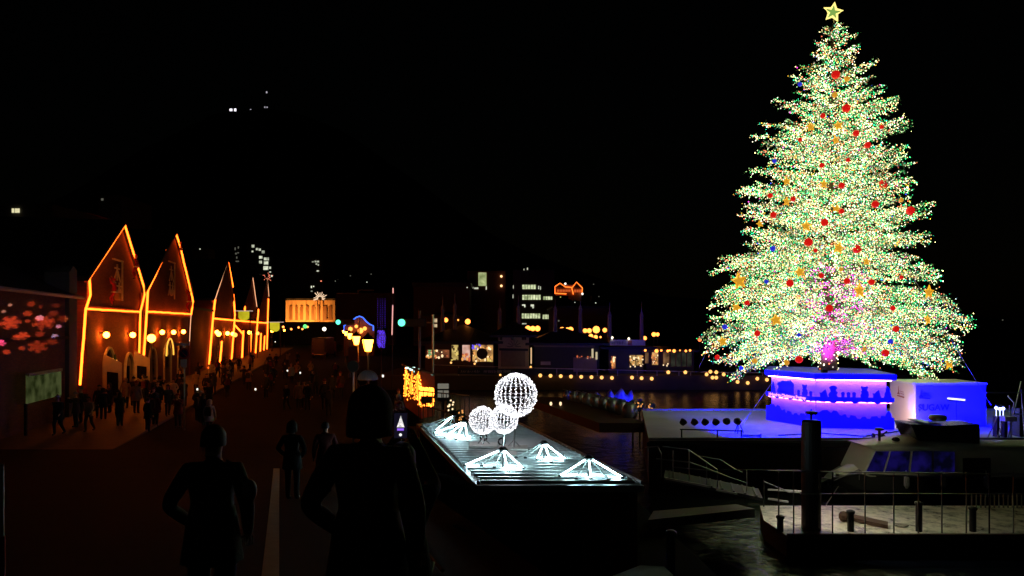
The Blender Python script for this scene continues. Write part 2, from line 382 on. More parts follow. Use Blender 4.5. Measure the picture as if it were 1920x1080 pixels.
def person(pose, x, y, rz, coat, trousers, head, label, group=None, scale=1.0, z=None, bag=None, headcol='black'):
    me, hc = SK[pose]
    t = thing('person', label, 'person', (0, 0, 0), group)
    o = link('body', me, t)
    for i, mm in enumerate((cloth(coat), cloth(trousers), M_skin, M_black)):
        o.material_slots[i].link = 'OBJECT'; o.material_slots[i].material = mm
    if pose != 'walk' or scale > 1:
        hm = link('coat_skirt', HEM, t); hm.material_slots[0].link = 'OBJECT'; hm.material_slots[0].material = cloth(coat)
    if bag:
        bk = link('backpack', BAGM, t); bk.material_slots[0].link = 'OBJECT'; bk.material_slots[0].material = cloth(bag)
    h = link(head, HAIRM[(head, pose)], t)
    if head in ('beanie', 'hood'): h.material_slots[0].link = 'OBJECT'; h.material_slots[0].material = cloth(coat if head == 'hood' else headcol)
    place(t, (x, y, gz(y) + .12 * 0 if z is None else z), rz, scale)
    return t

# ------------------------------------------------------------------ warehouses on the left
M_rope = glow('rope_light_orange', (7.5, .86, .06), 1.0)
M_rope_thin = glow('rope_light_pale', (1.4, .62, .3), 1.0)
M_bulb_warm = glow('warm_bulb', (3.6, 1.0, .17), 1.0)
M_sodium = glow('sodium_glass', (30, 7.5, .5), 1.0)
def warehouse(name, pts, label, depth=26):
    """pts: eaveL(px,py), apex, eaveR"""
    (lx, ly), (ax, ay), (rx, ry) = pts
    L_, A_, R_ = fac(lx, ly), fac(ax, ay), fac(rx, ry)
    L0, R0 = Vector((L_.x, L_.y, 0)), Vector((R_.x, R_.y, 0))
    t = thing(name, label, 'warehouse', (L0 + R0) / 2)
    MB().prism([L0, L_, A_, R_, R0], -FN * depth).build('wall', M_brick, t)
    r = MB()
    for p, q in ((L_, A_), (R_, A_)):
        d = (p - q).normalized(); n = Vector((0, 0, .28)); e = p + d * .5
        r.prism([e + FN * .35, q + FN * .35, q + FN * .35 + n, e + FN * .35 + n], -FN * (depth + .7))
    r.build('roof', M_tile, t)
    # brick band and pilasters standing proud of the front
    bd = MB(); z1 = 6.0
    a, c = L0.copy(), R0.copy(); a.z = c.z = z1
    bd.prism([a, c, c + Vector((0, 0, .3)), a + Vector((0, 0, .3))], FN * .18); bd.build('string_course', M_brick, t)
    for e, s in ((L0, 1), (R0, -1)):
        q = e + FD * s * .55; zt = min(L_.z, R_.z) - .3
        MB().prism([e, q, q + Vector((0, 0, zt)), e + Vector((0, 0, zt))], FN * .14).build('pilaster', M_brick, t)
    return t, L_, A_, R_
def rope(label, paths, m, r=.07, grp='orange rope lights on the warehouse fronts'):
    b = MB()
    for p in paths:
        q = [fac(x, y, .27) for x, y in p]; out = [q[0]]
        for a_, c_ in zip(q, q[1:]):
            m_ = max(1, int((c_ - a_).length / .8))
            for k in range(1, m_ + 1): out.append(a_.lerp(c_, k / m_) + (Vector((random.gauss(0, .007), random.gauss(0, .007), random.gauss(0, .009))) if k < m_ else Vector((0, 0, 0))))
        b.tube(out, r, 6)
    return tag(b.build('rope_light', m), label, 'rope light', grp)
def arch(cx, by, ty, hw, off, th, t, m, name='door_frame', leaf=None, leafm=None, w=.16):
    """arched frame on the front: centre column cx, foot row by, crown row ty, half width hw metres"""
    C = fac(cx, by); C.z = .12; top = fac(cx, ty).z; sp_ = top - hw
    def P(u, z, o): return Vector((C.x, C.y, 0)) + FD * u + FN * o + Vector((0, 0, z))
    b = MB(); inner = []; outer = []
    path = [(-hw, .12), (-hw, sp_)] + [(-hw * math.cos(PI * i / 10), sp_ + hw * math.sin(PI * i / 10)) for i in range(1, 10)] + [(hw, sp_), (hw, .12)]
    ww = hw - w; ip = [(-ww, .12), (-ww, sp_)] + [(-ww * math.cos(PI * i / 10), sp_ + ww * math.sin(PI * i / 10)) for i in range(1, 10)] + [(ww, sp_), (ww, .12)]
    n = len(path); V = [P(u, z, off) for u, z in path] + [P(u, z, off) for u, z in ip] + [P(u, z, off + th) for u, z in path] + [P(u, z, off + th) for u, z in ip]
    fs = []
    for i in range(n - 1):
        fs += [(2*n+i, 2*n+i+1, 3*n+i+1, 3*n+i), (i, i+1, 2*n+i+1, 2*n+i), (n+i, 3*n+i, 3*n+i+1, n+i+1)]
    b.add(V, fs); fr = b.build(name, m, t)
    b = MB(); b.add([P(u, z, off + .03) for u, z in ip], [tuple(range(n))]); b.build('door_panel', leafm or M_glass_dark, t if leaf is None else leaf)
    return P

G1, *_ = warehouse('warehouse', ((158, 520), (226, 420), (264, 540)), 'gabled red brick warehouse nearest the camera with white merchant crest')
G2, *_ = warehouse('warehouse', ((270, 540), (325, 437), (356, 548)), 'second gabled red brick warehouse with fainter crest and round no-parking sign in front')
G3, *_ = warehouse('warehouse', ((397, 560), (423, 490), (436, 572)), 'third gabled warehouse farther down the street behind strolling crowd', 22)
G4, *_ = warehouse('warehouse', ((452, 583), (471, 519), (480, 577)), 'fourth narrow steep gable seen edge-on behind yellow hanging lantern', 22)
G5, *_ = warehouse('warehouse', ((483, 585), (499, 518), (506, 592)), 'farthest steep gable at the end of the warehouse row', 22)
rope('thick orange rope light outlining the nearest gable and its doors', [
    [(140, 722), (151, 580), (160, 553), (158, 522), (226, 422), (262, 536), (264, 552), (256, 584), (254, 650), (250, 728)], [(151, 579), (256, 585)]], M_rope, .066)
rope('orange rope light outlining the second gable beside the double pilaster', [
    [(260, 700), (268, 584), (270, 545), (296, 492)], [(305, 470), (324, 438), (333, 464)], [(334, 470), (352, 545), (357, 566), (353, 590)], [(268, 584), (353, 589)]], M_rope, .078)
rope('thin pale broken rope light low on the second gable', [[(296, 492), (305, 470)], [(353, 590), (350, 640)]], M_rope_thin, .035)
rope('orange rope light outlining the third gable above the crowd', [
    [(387, 690), (395, 597), (399, 562)], [(424, 492), (433, 538)], [(434, 552), (437, 590), (430, 682)], [(395, 597), (437, 601)], [(408, 682), (412, 640)]], M_rope, .11)
rope('thin pale rope light on the sloping left edge of the third gable', [[(399, 562), (421, 496)]], M_rope_thin, .05)
rope('thin pale rope light lines on the two farthest gables', [[(471, 519), (479, 575)], [(499, 520), (502, 556)]], M_rope_thin, .06)
rope('row of orange rope light uprights and beam on the farthest warehouse fronts', [
    [(437, 601), (500, 606)], [(450, 678), (453, 620)], [(476, 668), (480, 604), (482, 580)], [(485, 664), (487, 625)], [(492, 660), (494, 630)], [(498, 660), (501, 560)], [(466, 660), (468, 625)], [(437, 610), (453, 627)], [(456, 600), (456, 574)]], M_rope, .13)

# crest on the gables
def crest(cx, top, bot, t, m, hw=.8):
    C = fac(cx, top); z1 = C.z; z0 = fac(cx, bot).z; hh = z1 - z0
    P = lambda u, v: Vector((C.x, C.y, 0)) + FD * u * hw + FN * .06 + Vector((0, 0, z0 + v * hh))
    def strokes(L):
        b = MB()
        for (a, c, w) in L: b.bar(P(*a), P(*c), w, .09)
        return b
    b = strokes([((-1.0, .98), (1.3, .98), .16), ((1.25, 1.0), (1.25, 0), .10)])
    def ki(cx_, top_, s):
        return [((cx_, top_), (cx_, top_ - .38 * s), .08), ((cx_ - .55 * s, top_ - .1 * s), (cx_ + .55 * s, top_ - .1 * s), .08),
                ((cx_, top_ - .12 * s), (cx_ - .75 * s, top_ - .4 * s), .07), ((cx_, top_ - .12 * s), (cx_ + .75 * s, top_ - .4 * s), .07)]
    for L in (ki(0, .88, 1.05), ki(-.48, .44, .9), ki(.5, .44, .9)):
        for (a, c, w) in L: b.bar(P(*a), P(*c), w, .09)
    b.build('crest', m, t)
M_crest = mat('painted_crest', (.88, .74, .55), .6)
crest(218, 486, 563, G1, M_crest, 1.0); crest(320, 490, 560, G2, M_crest, 1.15)
# doors
Wd = mat('door_white', (.62, .58, .48), .5)
P1 = arch(202, 760, 650, 1.25, .02, .14, G1, Wd); P2 = arch(240, 755, 660, 1.2, .02, .14, G1, Wd)
arch(284, 745, 650, 1.5, .02, .14, G2, Wd); arch(312, 735, 641, 1.5, .02, .14, G2, Wd); arch(337, 725, 641, 1.5, .02, .14, G2, Wd)
arch(411, 700, 640, 1.7, .02, .14, G3, Wd)
def leafdoor(Pf, u, hw, label, t):               # open white leaf standing out from the front
    a = Pf(u, .12, .1); top = 3.2
    b = MB(); b.prism([a, a + FN * 1.0 + FD * .25, a + FN * 1.0 + FD * .25 + Vector((0, 0, top - .6)), a + Vector((0, 0, top))], FD * .06)
    d = b.build('door', Wd, t, label=label)
    g_ = MB(); p = a + FN * .2 + FD * .02 + Vector((0, 0, .4)); g_.prism([p, p + FN * .6 + FD * .15, p + FN * .6 + FD * .15 + Vector((0, 0, 1.6)), p + Vector((0, 0, 1.7))], -FD * .03); g_.build('pane', M_glass_dark, d)
leafdoor(P1, -1.3, 1, 'white door leaf standing open', G1); leafdoor(P2, 1.25, 1, 'white door leaf standing open with rounded top', G1)
# arched yellow strip over second warehouse door
b = MB(); C = fac(312, 641); b.tube([C + FD * (1.5 * math.cos(a)) + FN * .3 + Vector((0, 0, 1.5 * math.sin(a) - 1.2)) for a in [PI * i / 10 for i in range(11)]], .06)
tag(b.build('rope_light', glow('yellow_arch', (1.6, .7, .08), 1)), 'small yellow arch of light over a door of the second warehouse', 'rope light', 'orange rope lights on the warehouse fronts')
# glittering tree standing inside the first door
t = thing('christmas_tree', 'slim gold-lit christmas tree glittering in the first white arched doorway', 'christmas tree', fac(198, 755) + FN * .8)
base = fac(198, 755) + FN * .55; base.z = .12
b = MB()
for i in range(5): b.lathe(base + Vector((0, 0, .4 + .5 * i)), [(.42 - .06 * i, 0), (.05, .75)], 10)
b.build('crown', mat('small_tree_green', (.03, .08, .03), .8), t)
MB().tube([base, base + Vector((0, 0, .6))], .06).build('trunk', M_bark, t)
b = MB()
for i in range(150):
    z = random.random(); a = random.random() * 2 * PI; r_ = .42 * (1 - z * .8)
    b.ball(base + Vector((r_ * math.cos(a), r_ * math.sin(a), .4 + z * 2.5)), .035, 5, 3)
b.build('fairy_light', glow('gold_fairy', (3, 1.5, .25), 1), t, kind='stuff')
# wall lamps
proto = thing('wall_lamp', '', 'wall lamp')
MB().ball((0, 0, 0), .19, 12, 8).build('globe', glow('wall_lamp_glass', (62, 11, .7), 1), proto, smooth=True)
MB().tube([(0, -.35, .1), (0, -.1, .22), (0, 0, .16)], .025).box((0, -.36, .1), (.14, .05, .22)).build('bracket', M_dark, proto)
rzf = math.atan2(FN.y, FN.x) - PI / 2
WL = [(187, 628, 'globe lamp left above the first arched door'), (238, 628, 'globe lamp right above the first warehouse doors'), (295, 623, 'leftmost globe lamp on the second warehouse wall'),
      (317, 623, 'middle globe lamp on the second warehouse wall'), (336, 622, 'rightmost globe lamp on the second warehouse wall'),
      (401, 623, 'globe lamp on third warehouse beside its left rope light'), (421, 625, 'globe lamp on third warehouse beside its right rope light'), (431, 626, 'globe lamp at the corner of the third warehouse')]
for i, (px, py, lb) in enumerate(WL):
    o = proto if i == 0 else dup(proto); place(o, fac(px, py, .38), rzf, 1.0 if i < 5 else 1.35); o['label'] = 'glowing warm ' + lb; o['group'] = 'globe wall lamps on the warehouses'
# climbing santa figures
SANT = {'c': (.55, .015, .02)}
for px, py, s, lb in ((200, 574, 1.0, 'red-suited climbing santa figure left of the crest on the nearest gable'), (243, 524, 1.0, 'red-suited santa figure hanging at the right slope of the nearest gable'),
                      (346, 586, 1.2, 'red-suited santa figure low at the right edge of the second gable'), (330, 478, .7, 'small dark red santa figure near the top of the second gable')):
    t = thing('santa_figure', lb, 'santa figure', (0, 0, 0), 'climbing santa figures')
    o = link('body', SK['climb'][0], t)
    for i, mm in enumerate((M_red, M_red, M_skin, M_black)): o.material_slots[i].link = 'OBJECT'; o.material_slots[i].material = mm
    h = link('santa_hat', HAIRM[('beanie', 'climb')], t); h.material_slots[0].link = 'OBJECT'; h.material_slots[0].material = M_red
    MB().lathe((0, .0, .86), [(.19, 0), (.21, .05), (.19, .1)], 12).build('white_trim', M_white, t)
    p = fac(px, py, .45); place(t, p, rzf + PI, s)
b = MB(); b.box(fac(207, 556, .45), (.4, .3, .5)); tag(b.build('sack', mat('tan_cloth', (.45, .27, .07), .8), bevel=.1), 'tan gift sack beside the climbing santa on the nearest gable', 'sack')

# low brick shed to the left with projected snowflakes
L0 = fac(-120, 700); R0 = fac(137, 700); L0.z = R0.z = 0; zz = 6.75
t = thing('brick_shed', 'long low brick warehouse wall at the left edge with snowflake projections', 'warehouse', (L0 + R0) / 2)
MB().prism([L0, R0, R0 + Vector((0, 0, zz)), L0 + Vector((0, 0, zz))], -FN * 22).build('wall', M_brick, t)
rb = MB(); a, c = L0 + Vector((0, 0, zz)) + FN * .5, R0 + Vector((0, 0, zz)) + FN * .5
rb.add([a, c, c - FN * 11 + Vector((0, 0, 5)), a - FN * 11 + Vector((0, 0, 5)), a - FN*.1 + Vector((0, 0, -.02)), c - FN*.1 + Vector((0, 0, -.02)), c - FN * 22.5, a - FN * 22.5], [(0, 1, 2, 3), (3, 2, 6, 7)]); rb.build('roof', M_tile, t)
MB().tube([a + Vector((0, 0, -.1)), c + Vector((0, 0, -.1))], .10).build('gutter', mat('gutter', (.35, .3, .25), .5), t)
g_ = MB(); e = R0 + FN * .2; g_.prism([e - FD * 1.3, e, e + Vector((0, 0, 8.2)), e - FD * .6 + Vector((0, 0, 8.4)), e - FD * 1.3 + Vector((0, 0, 8.0))], -FN * 1.2); g_.build('chimney_stack', mat('old_plaster', (.13, .12, .08), .9), t)
bm_ = MB(); q = fac(0, 628); q2 = fac(137, 628); q.z = q2.z = 4.45; bm_.bar(q + FN * .08, q2 + FN * .08, .16, .16); bm_.build('ledge', M_brick2, t)
# link wall between second and third gable
L1 = fac(357, 700); R1 = fac(396, 690); L1.z = R1.z = 0
t = thing('brick_shed', 'unlit low brick link between the second and third gables', 'warehouse', (L1 + R1) / 2)
MB().prism([L1, R1, R1 + Vector((0, 0, 6.9)), L1 + Vector((0, 0, 6.9))], -FN * 18).build('wall', M_brick, t)
MB().prism([L1 + FN * .3 + Vector((0, 0, 6.9)), R1 + FN * .3 + Vector((0, 0, 6.9)), R1 + FN * .3 + Vector((0, 0, 7.15)), L1 + FN * .3 + Vector((0, 0, 7.15))], -FN * 18.6).build('eaves', M_tile, t)
# noticeboard lit faintly green
b = MB(); p0, p1 = fac(20, 752, .6), fac(87, 752, .6); z0, z1 = 1.55, 2.85
t = thing('noticeboard', 'pale green lit noticeboard low on the wall under the snowflakes', 'noticeboard', (p0.x, p0.y, 0))
p0.z = p1.z = z0; up = Vector((0, 0, z1 - z0))
b.prism([p0, p1, p1 + up, p0 + up], FN * .08); b.build('board', glow_var('board_face', (.012, .016, .004), (.05, .06, .02), 1.0, 1.5), t)
b = MB(); b.bar(p0 + up + FN * .06, p1 + up + FN * .06, .16, .14); b.build('top_rail', mat('pale_rail', (.5, .5, .35), .6), t)
for p in (p0, p1): MB().bar(Vector((p.x, p.y, .1)), Vector((p.x, p.y, z0)), .1).build('leg', M_dark, t)

# snowflake projector (an assumed gobo lamp beside the street, out of view)
def gobo(loc, target, watts, color, size_deg, seed, par):
    o = spot('snowflake_beam', loc, target, watts, color, size_deg, .05, .0, par); d = o.data; d.use_nodes = True
    t = d.node_tree; N = t.nodes; L = t.links; em_ = N['Emission']
    tc = N.new('ShaderNodeTexCoord'); sp_ = N.new('ShaderNodeSeparateXYZ'); L.new(tc.outputs['Normal'], sp_.inputs[0])
    def M(op, a, c=None):
        n = N.new('ShaderNodeMath'); n.operation = op
        for i, x in enumerate((a, c)):
            if x is None: continue
            if isinstance(x, (int, float)): n.inputs[i].default_value = x
            else: L.new(x, n.inputs[i])
        return n.outputs[0]
    k = 1 / math.tan(R(size_deg / 2)); z = M('ABSOLUTE', sp_.outputs[2]); x = M('MULTIPLY', M('DIVIDE', sp_.outputs[0], z), k); y = M('MULTIPLY', M('DIVIDE', sp_.outputs[1], z), k)
    r = M('SQRT', M('ADD', M('MULTIPLY', x, x), M('MULTIPLY', y, y))); a = M('ADD', M('ARCTAN2', y, x), seed)
    c6 = M('ABSOLUTE', M('COSINE', M('MULTIPLY', a, 3)))                      # six arms
    arms = M('GREATER_THAN', M('MULTIPLY', c6, M('SUBTRACT', 1.25, r)), M('MULTIPLY', r, .62))
    ring = M('GREATER_THAN', M('COSINE', M('MULTIPLY', r, 22)), .1); c12 = M('GREATER_THAN', M('ABSOLUTE', M('COSINE', M('MULTIPLY', a, 9))), .35)
    f = M('MULTIPLY', M('MINIMUM', 1, M('ADD', arms, M('MULTIPLY', ring, c12))), M('LESS_THAN', r, M('ADD', .72, M('MULTIPLY', c6, .25))))
    L.new(f, em_.inputs['Strength']); return o
pl = Vector((-11, 13, 4.6))
t = thing('assumed_projector', 'assumed snowflake light projector, out of view on a pole beside the street', 'projector', (pl.x, pl.y, gz(13)))
MB().tube([(pl.x, pl.y, gz(13)), (pl.x, pl.y, 4.4)], .05).build('pole', M_dark, t)
MB().box(pl + Vector((.25, -.3, 0)), (.4, .5, .35), R(40)).build('housing', M_dark, t)
OR = (1, .16, .06); PK = (1, .3, .55)
for px, py, rr, c, w in ((20, 605, 17, OR, 1), (52, 588, 8, OR, .9), (52, 602, 5, OR, .9), (81, 605, 18, OR, .8), (75, 596, 7, (1, .55, .9), 2.6), (43, 630, 11, OR, 1.4), (100, 588, 8, OR, .6), (118, 598, 9, OR, .5), (75, 626, 8, OR, .7), (70, 650, 16, OR, .6), (98, 640, 10, OR, .5),
                         (110, 612, 5, (.8, .5, 1), 2.6), (103, 630, 5, (.5, .5, 1), 3.0), (3, 643, 8, (1, .15, .6), 1.6), (12, 660, 7, OR, .9), (41, 653, 6, OR, .7), (58, 570, 7, OR, .6), (105, 573, 6, OR, .4), (30, 632, 7, OR, .8), (19, 572, 4, (1, .8, .7), .9), (7, 584, 4, (1, .7, .6), .9), (76, 575, 4, OR, .5), (90, 603, 11, OR, .6)):
    q = fac(px, py); d_ = (q - pl).length; rad = rr / F * q.y * .85
    gobo(pl, q, w * 170000, c, math.degrees(2 * math.atan(rad / d_)), random.random() * 3, t)

# ------------------------------------------------------------------ street lamps
def lamp_proto(kind):
    t = thing('street_lamp', '', 'street lamp')
    zl = 4.15
    MB().lathe((0, 0, 0), [(.16, 0), (.16, .3), (.09, .45), (.06, .6), (.045, zl - .35), (.09, zl - .33), (.03, zl - .3)], 10).build('post', mat('lamp_post_grey', (.10, .10, .10), .5), t)
    if kind == 'lantern':
        MB().add([(sx * r, sy * r, z) for r, z in ((.14, zl - .29), (.24, zl + .25)) for sx, sy in ((-1, -1), (1, -1), (1, 1), (-1, 1))],
                 [(3, 2, 1, 0), (4, 5, 6, 7), (0, 1, 5, 4), (1, 2, 6, 5), (2, 3, 7, 6), (3, 0, 4, 7)]).build('lantern_glass', M_sodium, t)
        b = MB(); b.lathe((0, 0, zl + .26), [(.36, 0), (.12, .2), (.02, .34)], 4)
        for sx, sy in ((-1, -1), (1, -1), (1, 1), (-1, 1)): b.bar((sx * .145, sy * .145, zl - .29), (sx * .245, sy * .245, zl + .26), .025)
        b.build('lantern_frame', M_dark, t)
    else:
        MB().ball((0, 0, zl), .27, 12, 8).build('globe', M_sodium, t, smooth=True)
        MB().lathe((0, 0, zl + .26), [(.1, 0), (.02, .12)], 8).build('cap', M_dark, t)
    return t
lp = lamp_proto('lantern')
RW = [(690, 35), (668, 49), (655.5, 74), (648.5, 105), (644, 150)]
for i, (px, Y) in enumerate(RW):
    o = lp if i == 0 else dup(lp); place(o, ((px - CX) / F * Y, Y, gz(Y)), 0.3); o['group'] = 'amber lantern lamps right of the street'
    o['label'] = ['large amber lantern street lamp right of the street, nearest of the row', 'second amber lantern lamp in the row right of the street', 'third amber lantern lamp in the row right of the street', 'fourth amber lantern lamp in the row right of the street', 'smallest, farthest amber lantern lamp of the row right of the street'][i]
lg = lamp_proto('globe')
for i, (px, Y) in enumerate([(284, 50), (410, 84), (468, 107), (510, 150), (533, 190)]):
    o = lg if i == 0 else dup(lg); place(o, ((px - CX) / F * Y, Y, .12), 0.3, 1.0); o['group'] = 'globe street lamps before the warehouses'
    o['label'] = ['brightest globe street lamp, in front of the second brick warehouse', 'globe street lamp in front of the third gable', 'globe street lamp left under the yellow hanging lanterns', 'globe street lamp right beside the smaller yellow lantern', 'small globe lamp left of the floodlit orange building'][i]
for i, (px, py, Y) in enumerate([(470, 590, 90), (441, 628, 98), (483, 625, 118), (546, 617, 200), (560, 614, 212), (567, 617, 214), (577, 613, 216), (531, 613, 180)]):
    if i == 0: continue
    p = at(px, py, Y); t = thing('shop_lamp', 'small warm lamp, %s of those dotted along the far left side of the street' % ORD[i - 1], 'lamp', (p.x, p.y, gz(Y)), 'small warm lamps down the street')
    MB().ball(p, .3, 8, 6).build('globe', M_bulb_warm, t); MB().tube([(p.x, p.y, 0), p - Vector((0, 0, .28))], .05).build('post', M_dark, t)
p = at(570, 614, 225)
# yellow hanging banners on poles
for px, py, hw, Y, lb in ((457, 583, 10, 95, 'larger yellow glowing rounded banner hanging from a pale crossbar'), (515, 604, 9, 118, 'smaller yellow glowing rounded banner farther down the street')):
    p = at(px, py, Y); s = Y / F; t = thing('street_banner', lb, 'banner', (p.x, p.y, 0), 'yellow street banners')
    MB().tube([p + Vector((-17 * s, 0, 0)), p + Vector((17 * s, 0, 0))], .06).build('crossbar', glow('pale_tube', (.55, .38, .3), 1), t)
    MB().tube([(p.x + hw * s * 1.05, p.y + .3, 0), (p.x + hw * s * 1.05, p.y + .3, p.z + .6)], .07).build('pole', M_dark, t)
    pts = [p + Vector((-hw * s, 0, -.05)), p + Vector((-hw * s, 0, -12 * s))] + [p + Vector((-hw * s * math.cos(PI * i / 6), 0, -12 * s - 6 * s * math.sin(PI * i / 6))) for i in range(1, 6)] + [p + Vector((hw * s, 0, -12 * s)), p + Vector((hw * s, 0, -.05))]
    MB().prism(pts, (0, .08, 0)).build('cloth', glow_var('yellow_banner', (.42, .35, .01), (.62, .52, .02), 1, .8), t)
# no-parking sign
p = at(345, 663, 36); t = thing('road_sign', 'round red and blue no-parking sign on a pale post before the second warehouse', 'road sign', (p.x, p.y, 0))
MB().tube([(p.x, p.y + .05, 0), (p.x, p.y + .05, p.z + .4)], .035).build('post', M_steel, t)
MB().lathe(p, [(.27, 0), (.27, .03)], 20, (0, -1, 0)).build('rim', M_red, t); MB().lathe(p - Vector((0, .03, 0)), [(.19, 0), (.19, .012)], 20, (0, -1, 0)).build('disc', mat('sign_blue', (.02, .03, .15), .4), t)
MB().bar(p + Vector((-.14, -.05, .14)), p + Vector((.14, -.05, -.14)), .045, .02).build('slash', M_red, t)
MB().box(p + Vector((-.1, 0, .45)), (.7, .03, .12)).build('plate', M_white, t)
MB().box(p + Vector((-.02, 0, -.48)), (.3, .03, .38)).build('plate', M_white, t)

# ------------------------------------------------------------------ far end of the street
def lit_panes(t, rects, m, Y, thick=.1, name='window'):
    for (x0, y0, x1, y1) in rects:
        a, c = at(x0, y1, Y), at(x1, y0, Y); b = MB(); b.prism([(a.x, Y, a.z), (c.x, Y, a.z), (c.x, Y, c.z), (a.x, Y, c.z)], (0, -thick, 0))
        b.build(name, m, t)
def block(name, label, cat, x0, x1, ytop, Y, depth, m, roof=None, base=0.0, group=None):
    a, c = at(x0, ytop, Y), at(x1, ytop, Y)
    t = thing(name, label, cat, ((a.x + c.x) / 2, Y, base), group)
    MB().prism([(a.x, Y + .1, base - .5), (c.x, Y + .1, base - .5), (c.x, Y + .1, a.z), (a.x, Y + .1, a.z)], (0, depth, 0)).build('wall', m, t)
    if roof is not None: MB().prism([(a.x - .4, Y - .2, a.z), (c.x + .4, Y - .2, a.z), (c.x + .4, Y - .2, a.z + roof), (a.x - .4, Y - .2, a.z + roof)], (0, depth + .6, 0)).build('roof', M_tile, t)
    return t
# floodlit orange hall
M_lit_stone = mat('pale_stone', (.55, .40, .26), .8, var=.1)
t = block('hall', 'pale columned hall floodlit orange at the end of the street', 'building', 538, 627, 563, 235, 20, M_lit_stone, .6)
Ya = 234.6
for i, px in enumerate((546, 555, 566, 575, 587, 597, 609, 619)):
    a = at(px, 600, Ya); hw = .55; b = MB(); zt = at(px, 576, Ya).z
    b.prism([(a.x - hw, Ya, a.z), (a.x + hw, Ya, a.z), (a.x + hw, Ya, zt)] + [(a.x + hw * math.cos(PI * k / 6), Ya, zt + hw * math.sin(PI * k / 6)) for k in range(1, 6)] + [(a.x - hw, Ya, zt)], (0, .15, 0)); b.build('window', mat('window_ochre', (.20, .10, .05), .5), t)
for px in (538, 551, 571, 592, 603, 626):
    a = at(px, 563, Ya); MB().box((a.x, Ya + .05, a.z / 2 + 1), (.8, .2, a.z - 2)).build('column', M_lit_stone, t)
for px in (546, 570):  # floodlights assumed from the orange light on the hall
    q = at(px, 606, 226); tt = thing('floodlight', 'assumed amber floodlight at the foot of the orange hall, %s one' % {546: 'left', 570: 'right'}[px], 'floodlight', (q.x, q.y, 0), 'assumed floodlights of the orange hall')
    MB().box((q.x, 225.4, 5.6), (.6, .3, .4)).build('housing', M_dark, tt); MB().tube([(q.x, 225.4, 0), (q.x, 225.4, 5.5)], .06).build('post', M_dark, tt)
    spot('beam', (q.x, 226, 5.8), (q.x, 236, 9), 8000, (1, .34, .055), 115, .8, .3, tt)
# white star-burst ornament on a pole
p = at(600, 560, 180); t = thing('starburst_ornament', 'white sparkling starburst on a pole before the orange hall', 'light ornament', (p.x, p.y, 0))
MB().tube([(p.x, p.y, 0), p], .1).tube([(p.x - 1.2, p.y, 0), (p.x - 1.2, p.y, p.z - .5)], .08).build('pole', M_dark, t)
b = MB()
for k in range(11):
    a = PI * (k / 10) * 1.15 - .25; r_ = 1.0 + random.random() * .9; b.tube([p + Vector((.5 * math.cos(a), 0, .5 * math.sin(a))), p + Vector((r_ * math.cos(a), random.uniform(-.4, .4), r_ * math.sin(a)))], .07, 4)
b.build('ray', glow('spark_white', (1.6, 1.1, .7), 1), t)
p = at(502, 519, 160); t = thing('starburst_ornament', 'red sparkling ornament above the farthest gable', 'light ornament', p)
b = MB()
for k in range(16): d = Vector((random.gauss(0, 1), random.gauss(0, 1), random.gauss(0, 1))).normalized() * random.uniform(.3, 1.1); b.ball(p + d, .09, 5, 3)
b.build('bulb', glow('red_spark', (1.5, .35, .2), 1), t); MB().tube([p - Vector((0, 0, 4)), p], .05).build('stem', M_dark, t)
tq = block('shop', 'low dark block added to darken the foot of the orange hall', 'shop', 528, 642, 606, 222, 3, M_wall_dark, .4)  # dark mass added to cover the bright foot of the hall
# truck and signals
p = gr(597, 640, 0); Y = 120; x0 = at(597, 0, Y).x
t = thing('truck', 'dark box truck standing in the street under the orange hall', 'truck', (x0, Y, 0))
MB().box((x0, Y + 3, 1.9), (2.3, 5.5, 2.9)).build('body', M_blackgloss, t, bevel=.08); MB().box((x0, Y + 6.8, 1.4), (2.2, 1.8, 2.2)).build('cab', M_blackgloss, t, bevel=.1)
for sx in (-1, 1):
    for yy in (1.5, 6.8): MB().lathe((x0 + sx * 1.1 - .14, Y + yy, .45), [(.45, 0), (.45, .28)], 14, (1, 0, 0)).build('wheel', M_black, t)
    MB().box((x0 + sx * .95, Y + .22, .75), (.25, .06, .14)).build('tail_light', glow('tail_red', (.12, .01, .005), 1), t)
MB().box((x0, Y + .23, .6), (1.6, .05, .14)).build('bumper', M_steel, t)
def signal(px, py, Y, lb, s):
    p = at(px, py, Y); t = thing('traffic_light', lb, 'traffic light', (p.x + 1.2 * s, Y, 0), 'green traffic lights')
    MB().box(p + Vector((.75 * s, .15, 0)), (2.1 * s, .2, .62 * s)).build('housing', M_dark, t, bevel=.05)
    MB().lathe(p, [(.0001, 0), (.27 * s, .0), (.25 * s, .05), (.0001, .08)], 16, (0, -1, 0)).build('green_lens', glow('signal_green', (.25, 2.4, 1.2), 1), t)
    for k in (1, 2): MB().lathe(p + Vector((.72 * k * s, 0, 0)), [(.25 * s, 0), (.25 * s, .05)], 14, (0, -1, 0)).build('lens', M_black, t)
    MB().tube([(p.x + 2.3 * s, Y + .3, 0), (p.x + 2.3 * s, Y + .3, p.z + .6)], .09).bar((p.x + 2.3 * s, Y + .3, p.z), p + Vector((.9 * s, .3, 0)), .08).build('post', M_steel, t)
signal(753, 605, 55, 'bright pale green traffic light right of the street', 1.0); signal(634, 604, 108, 'small green traffic light farther down the street', 1.3)
for px, py, Y, c, lb in ((608, 617, 118, (3, 2.8, 2.2), 'white'), (572, 612, 210, (.2, 1.3, .3), 'green')):
    p = at(px, py, Y); t = thing('shop_lamp', lb + ' lamp glowing low behind the truck', 'lamp', (p.x, p.y, 0)); MB().ball(p, .32 if lb == 'white' else .6, 8, 6).build('globe', glow('lamp_' + lb, c, 1), t)
    MB().tube([(p.x, p.y, 0), p - Vector((0, 0, .3))], .06).build('post', M_dark, t)
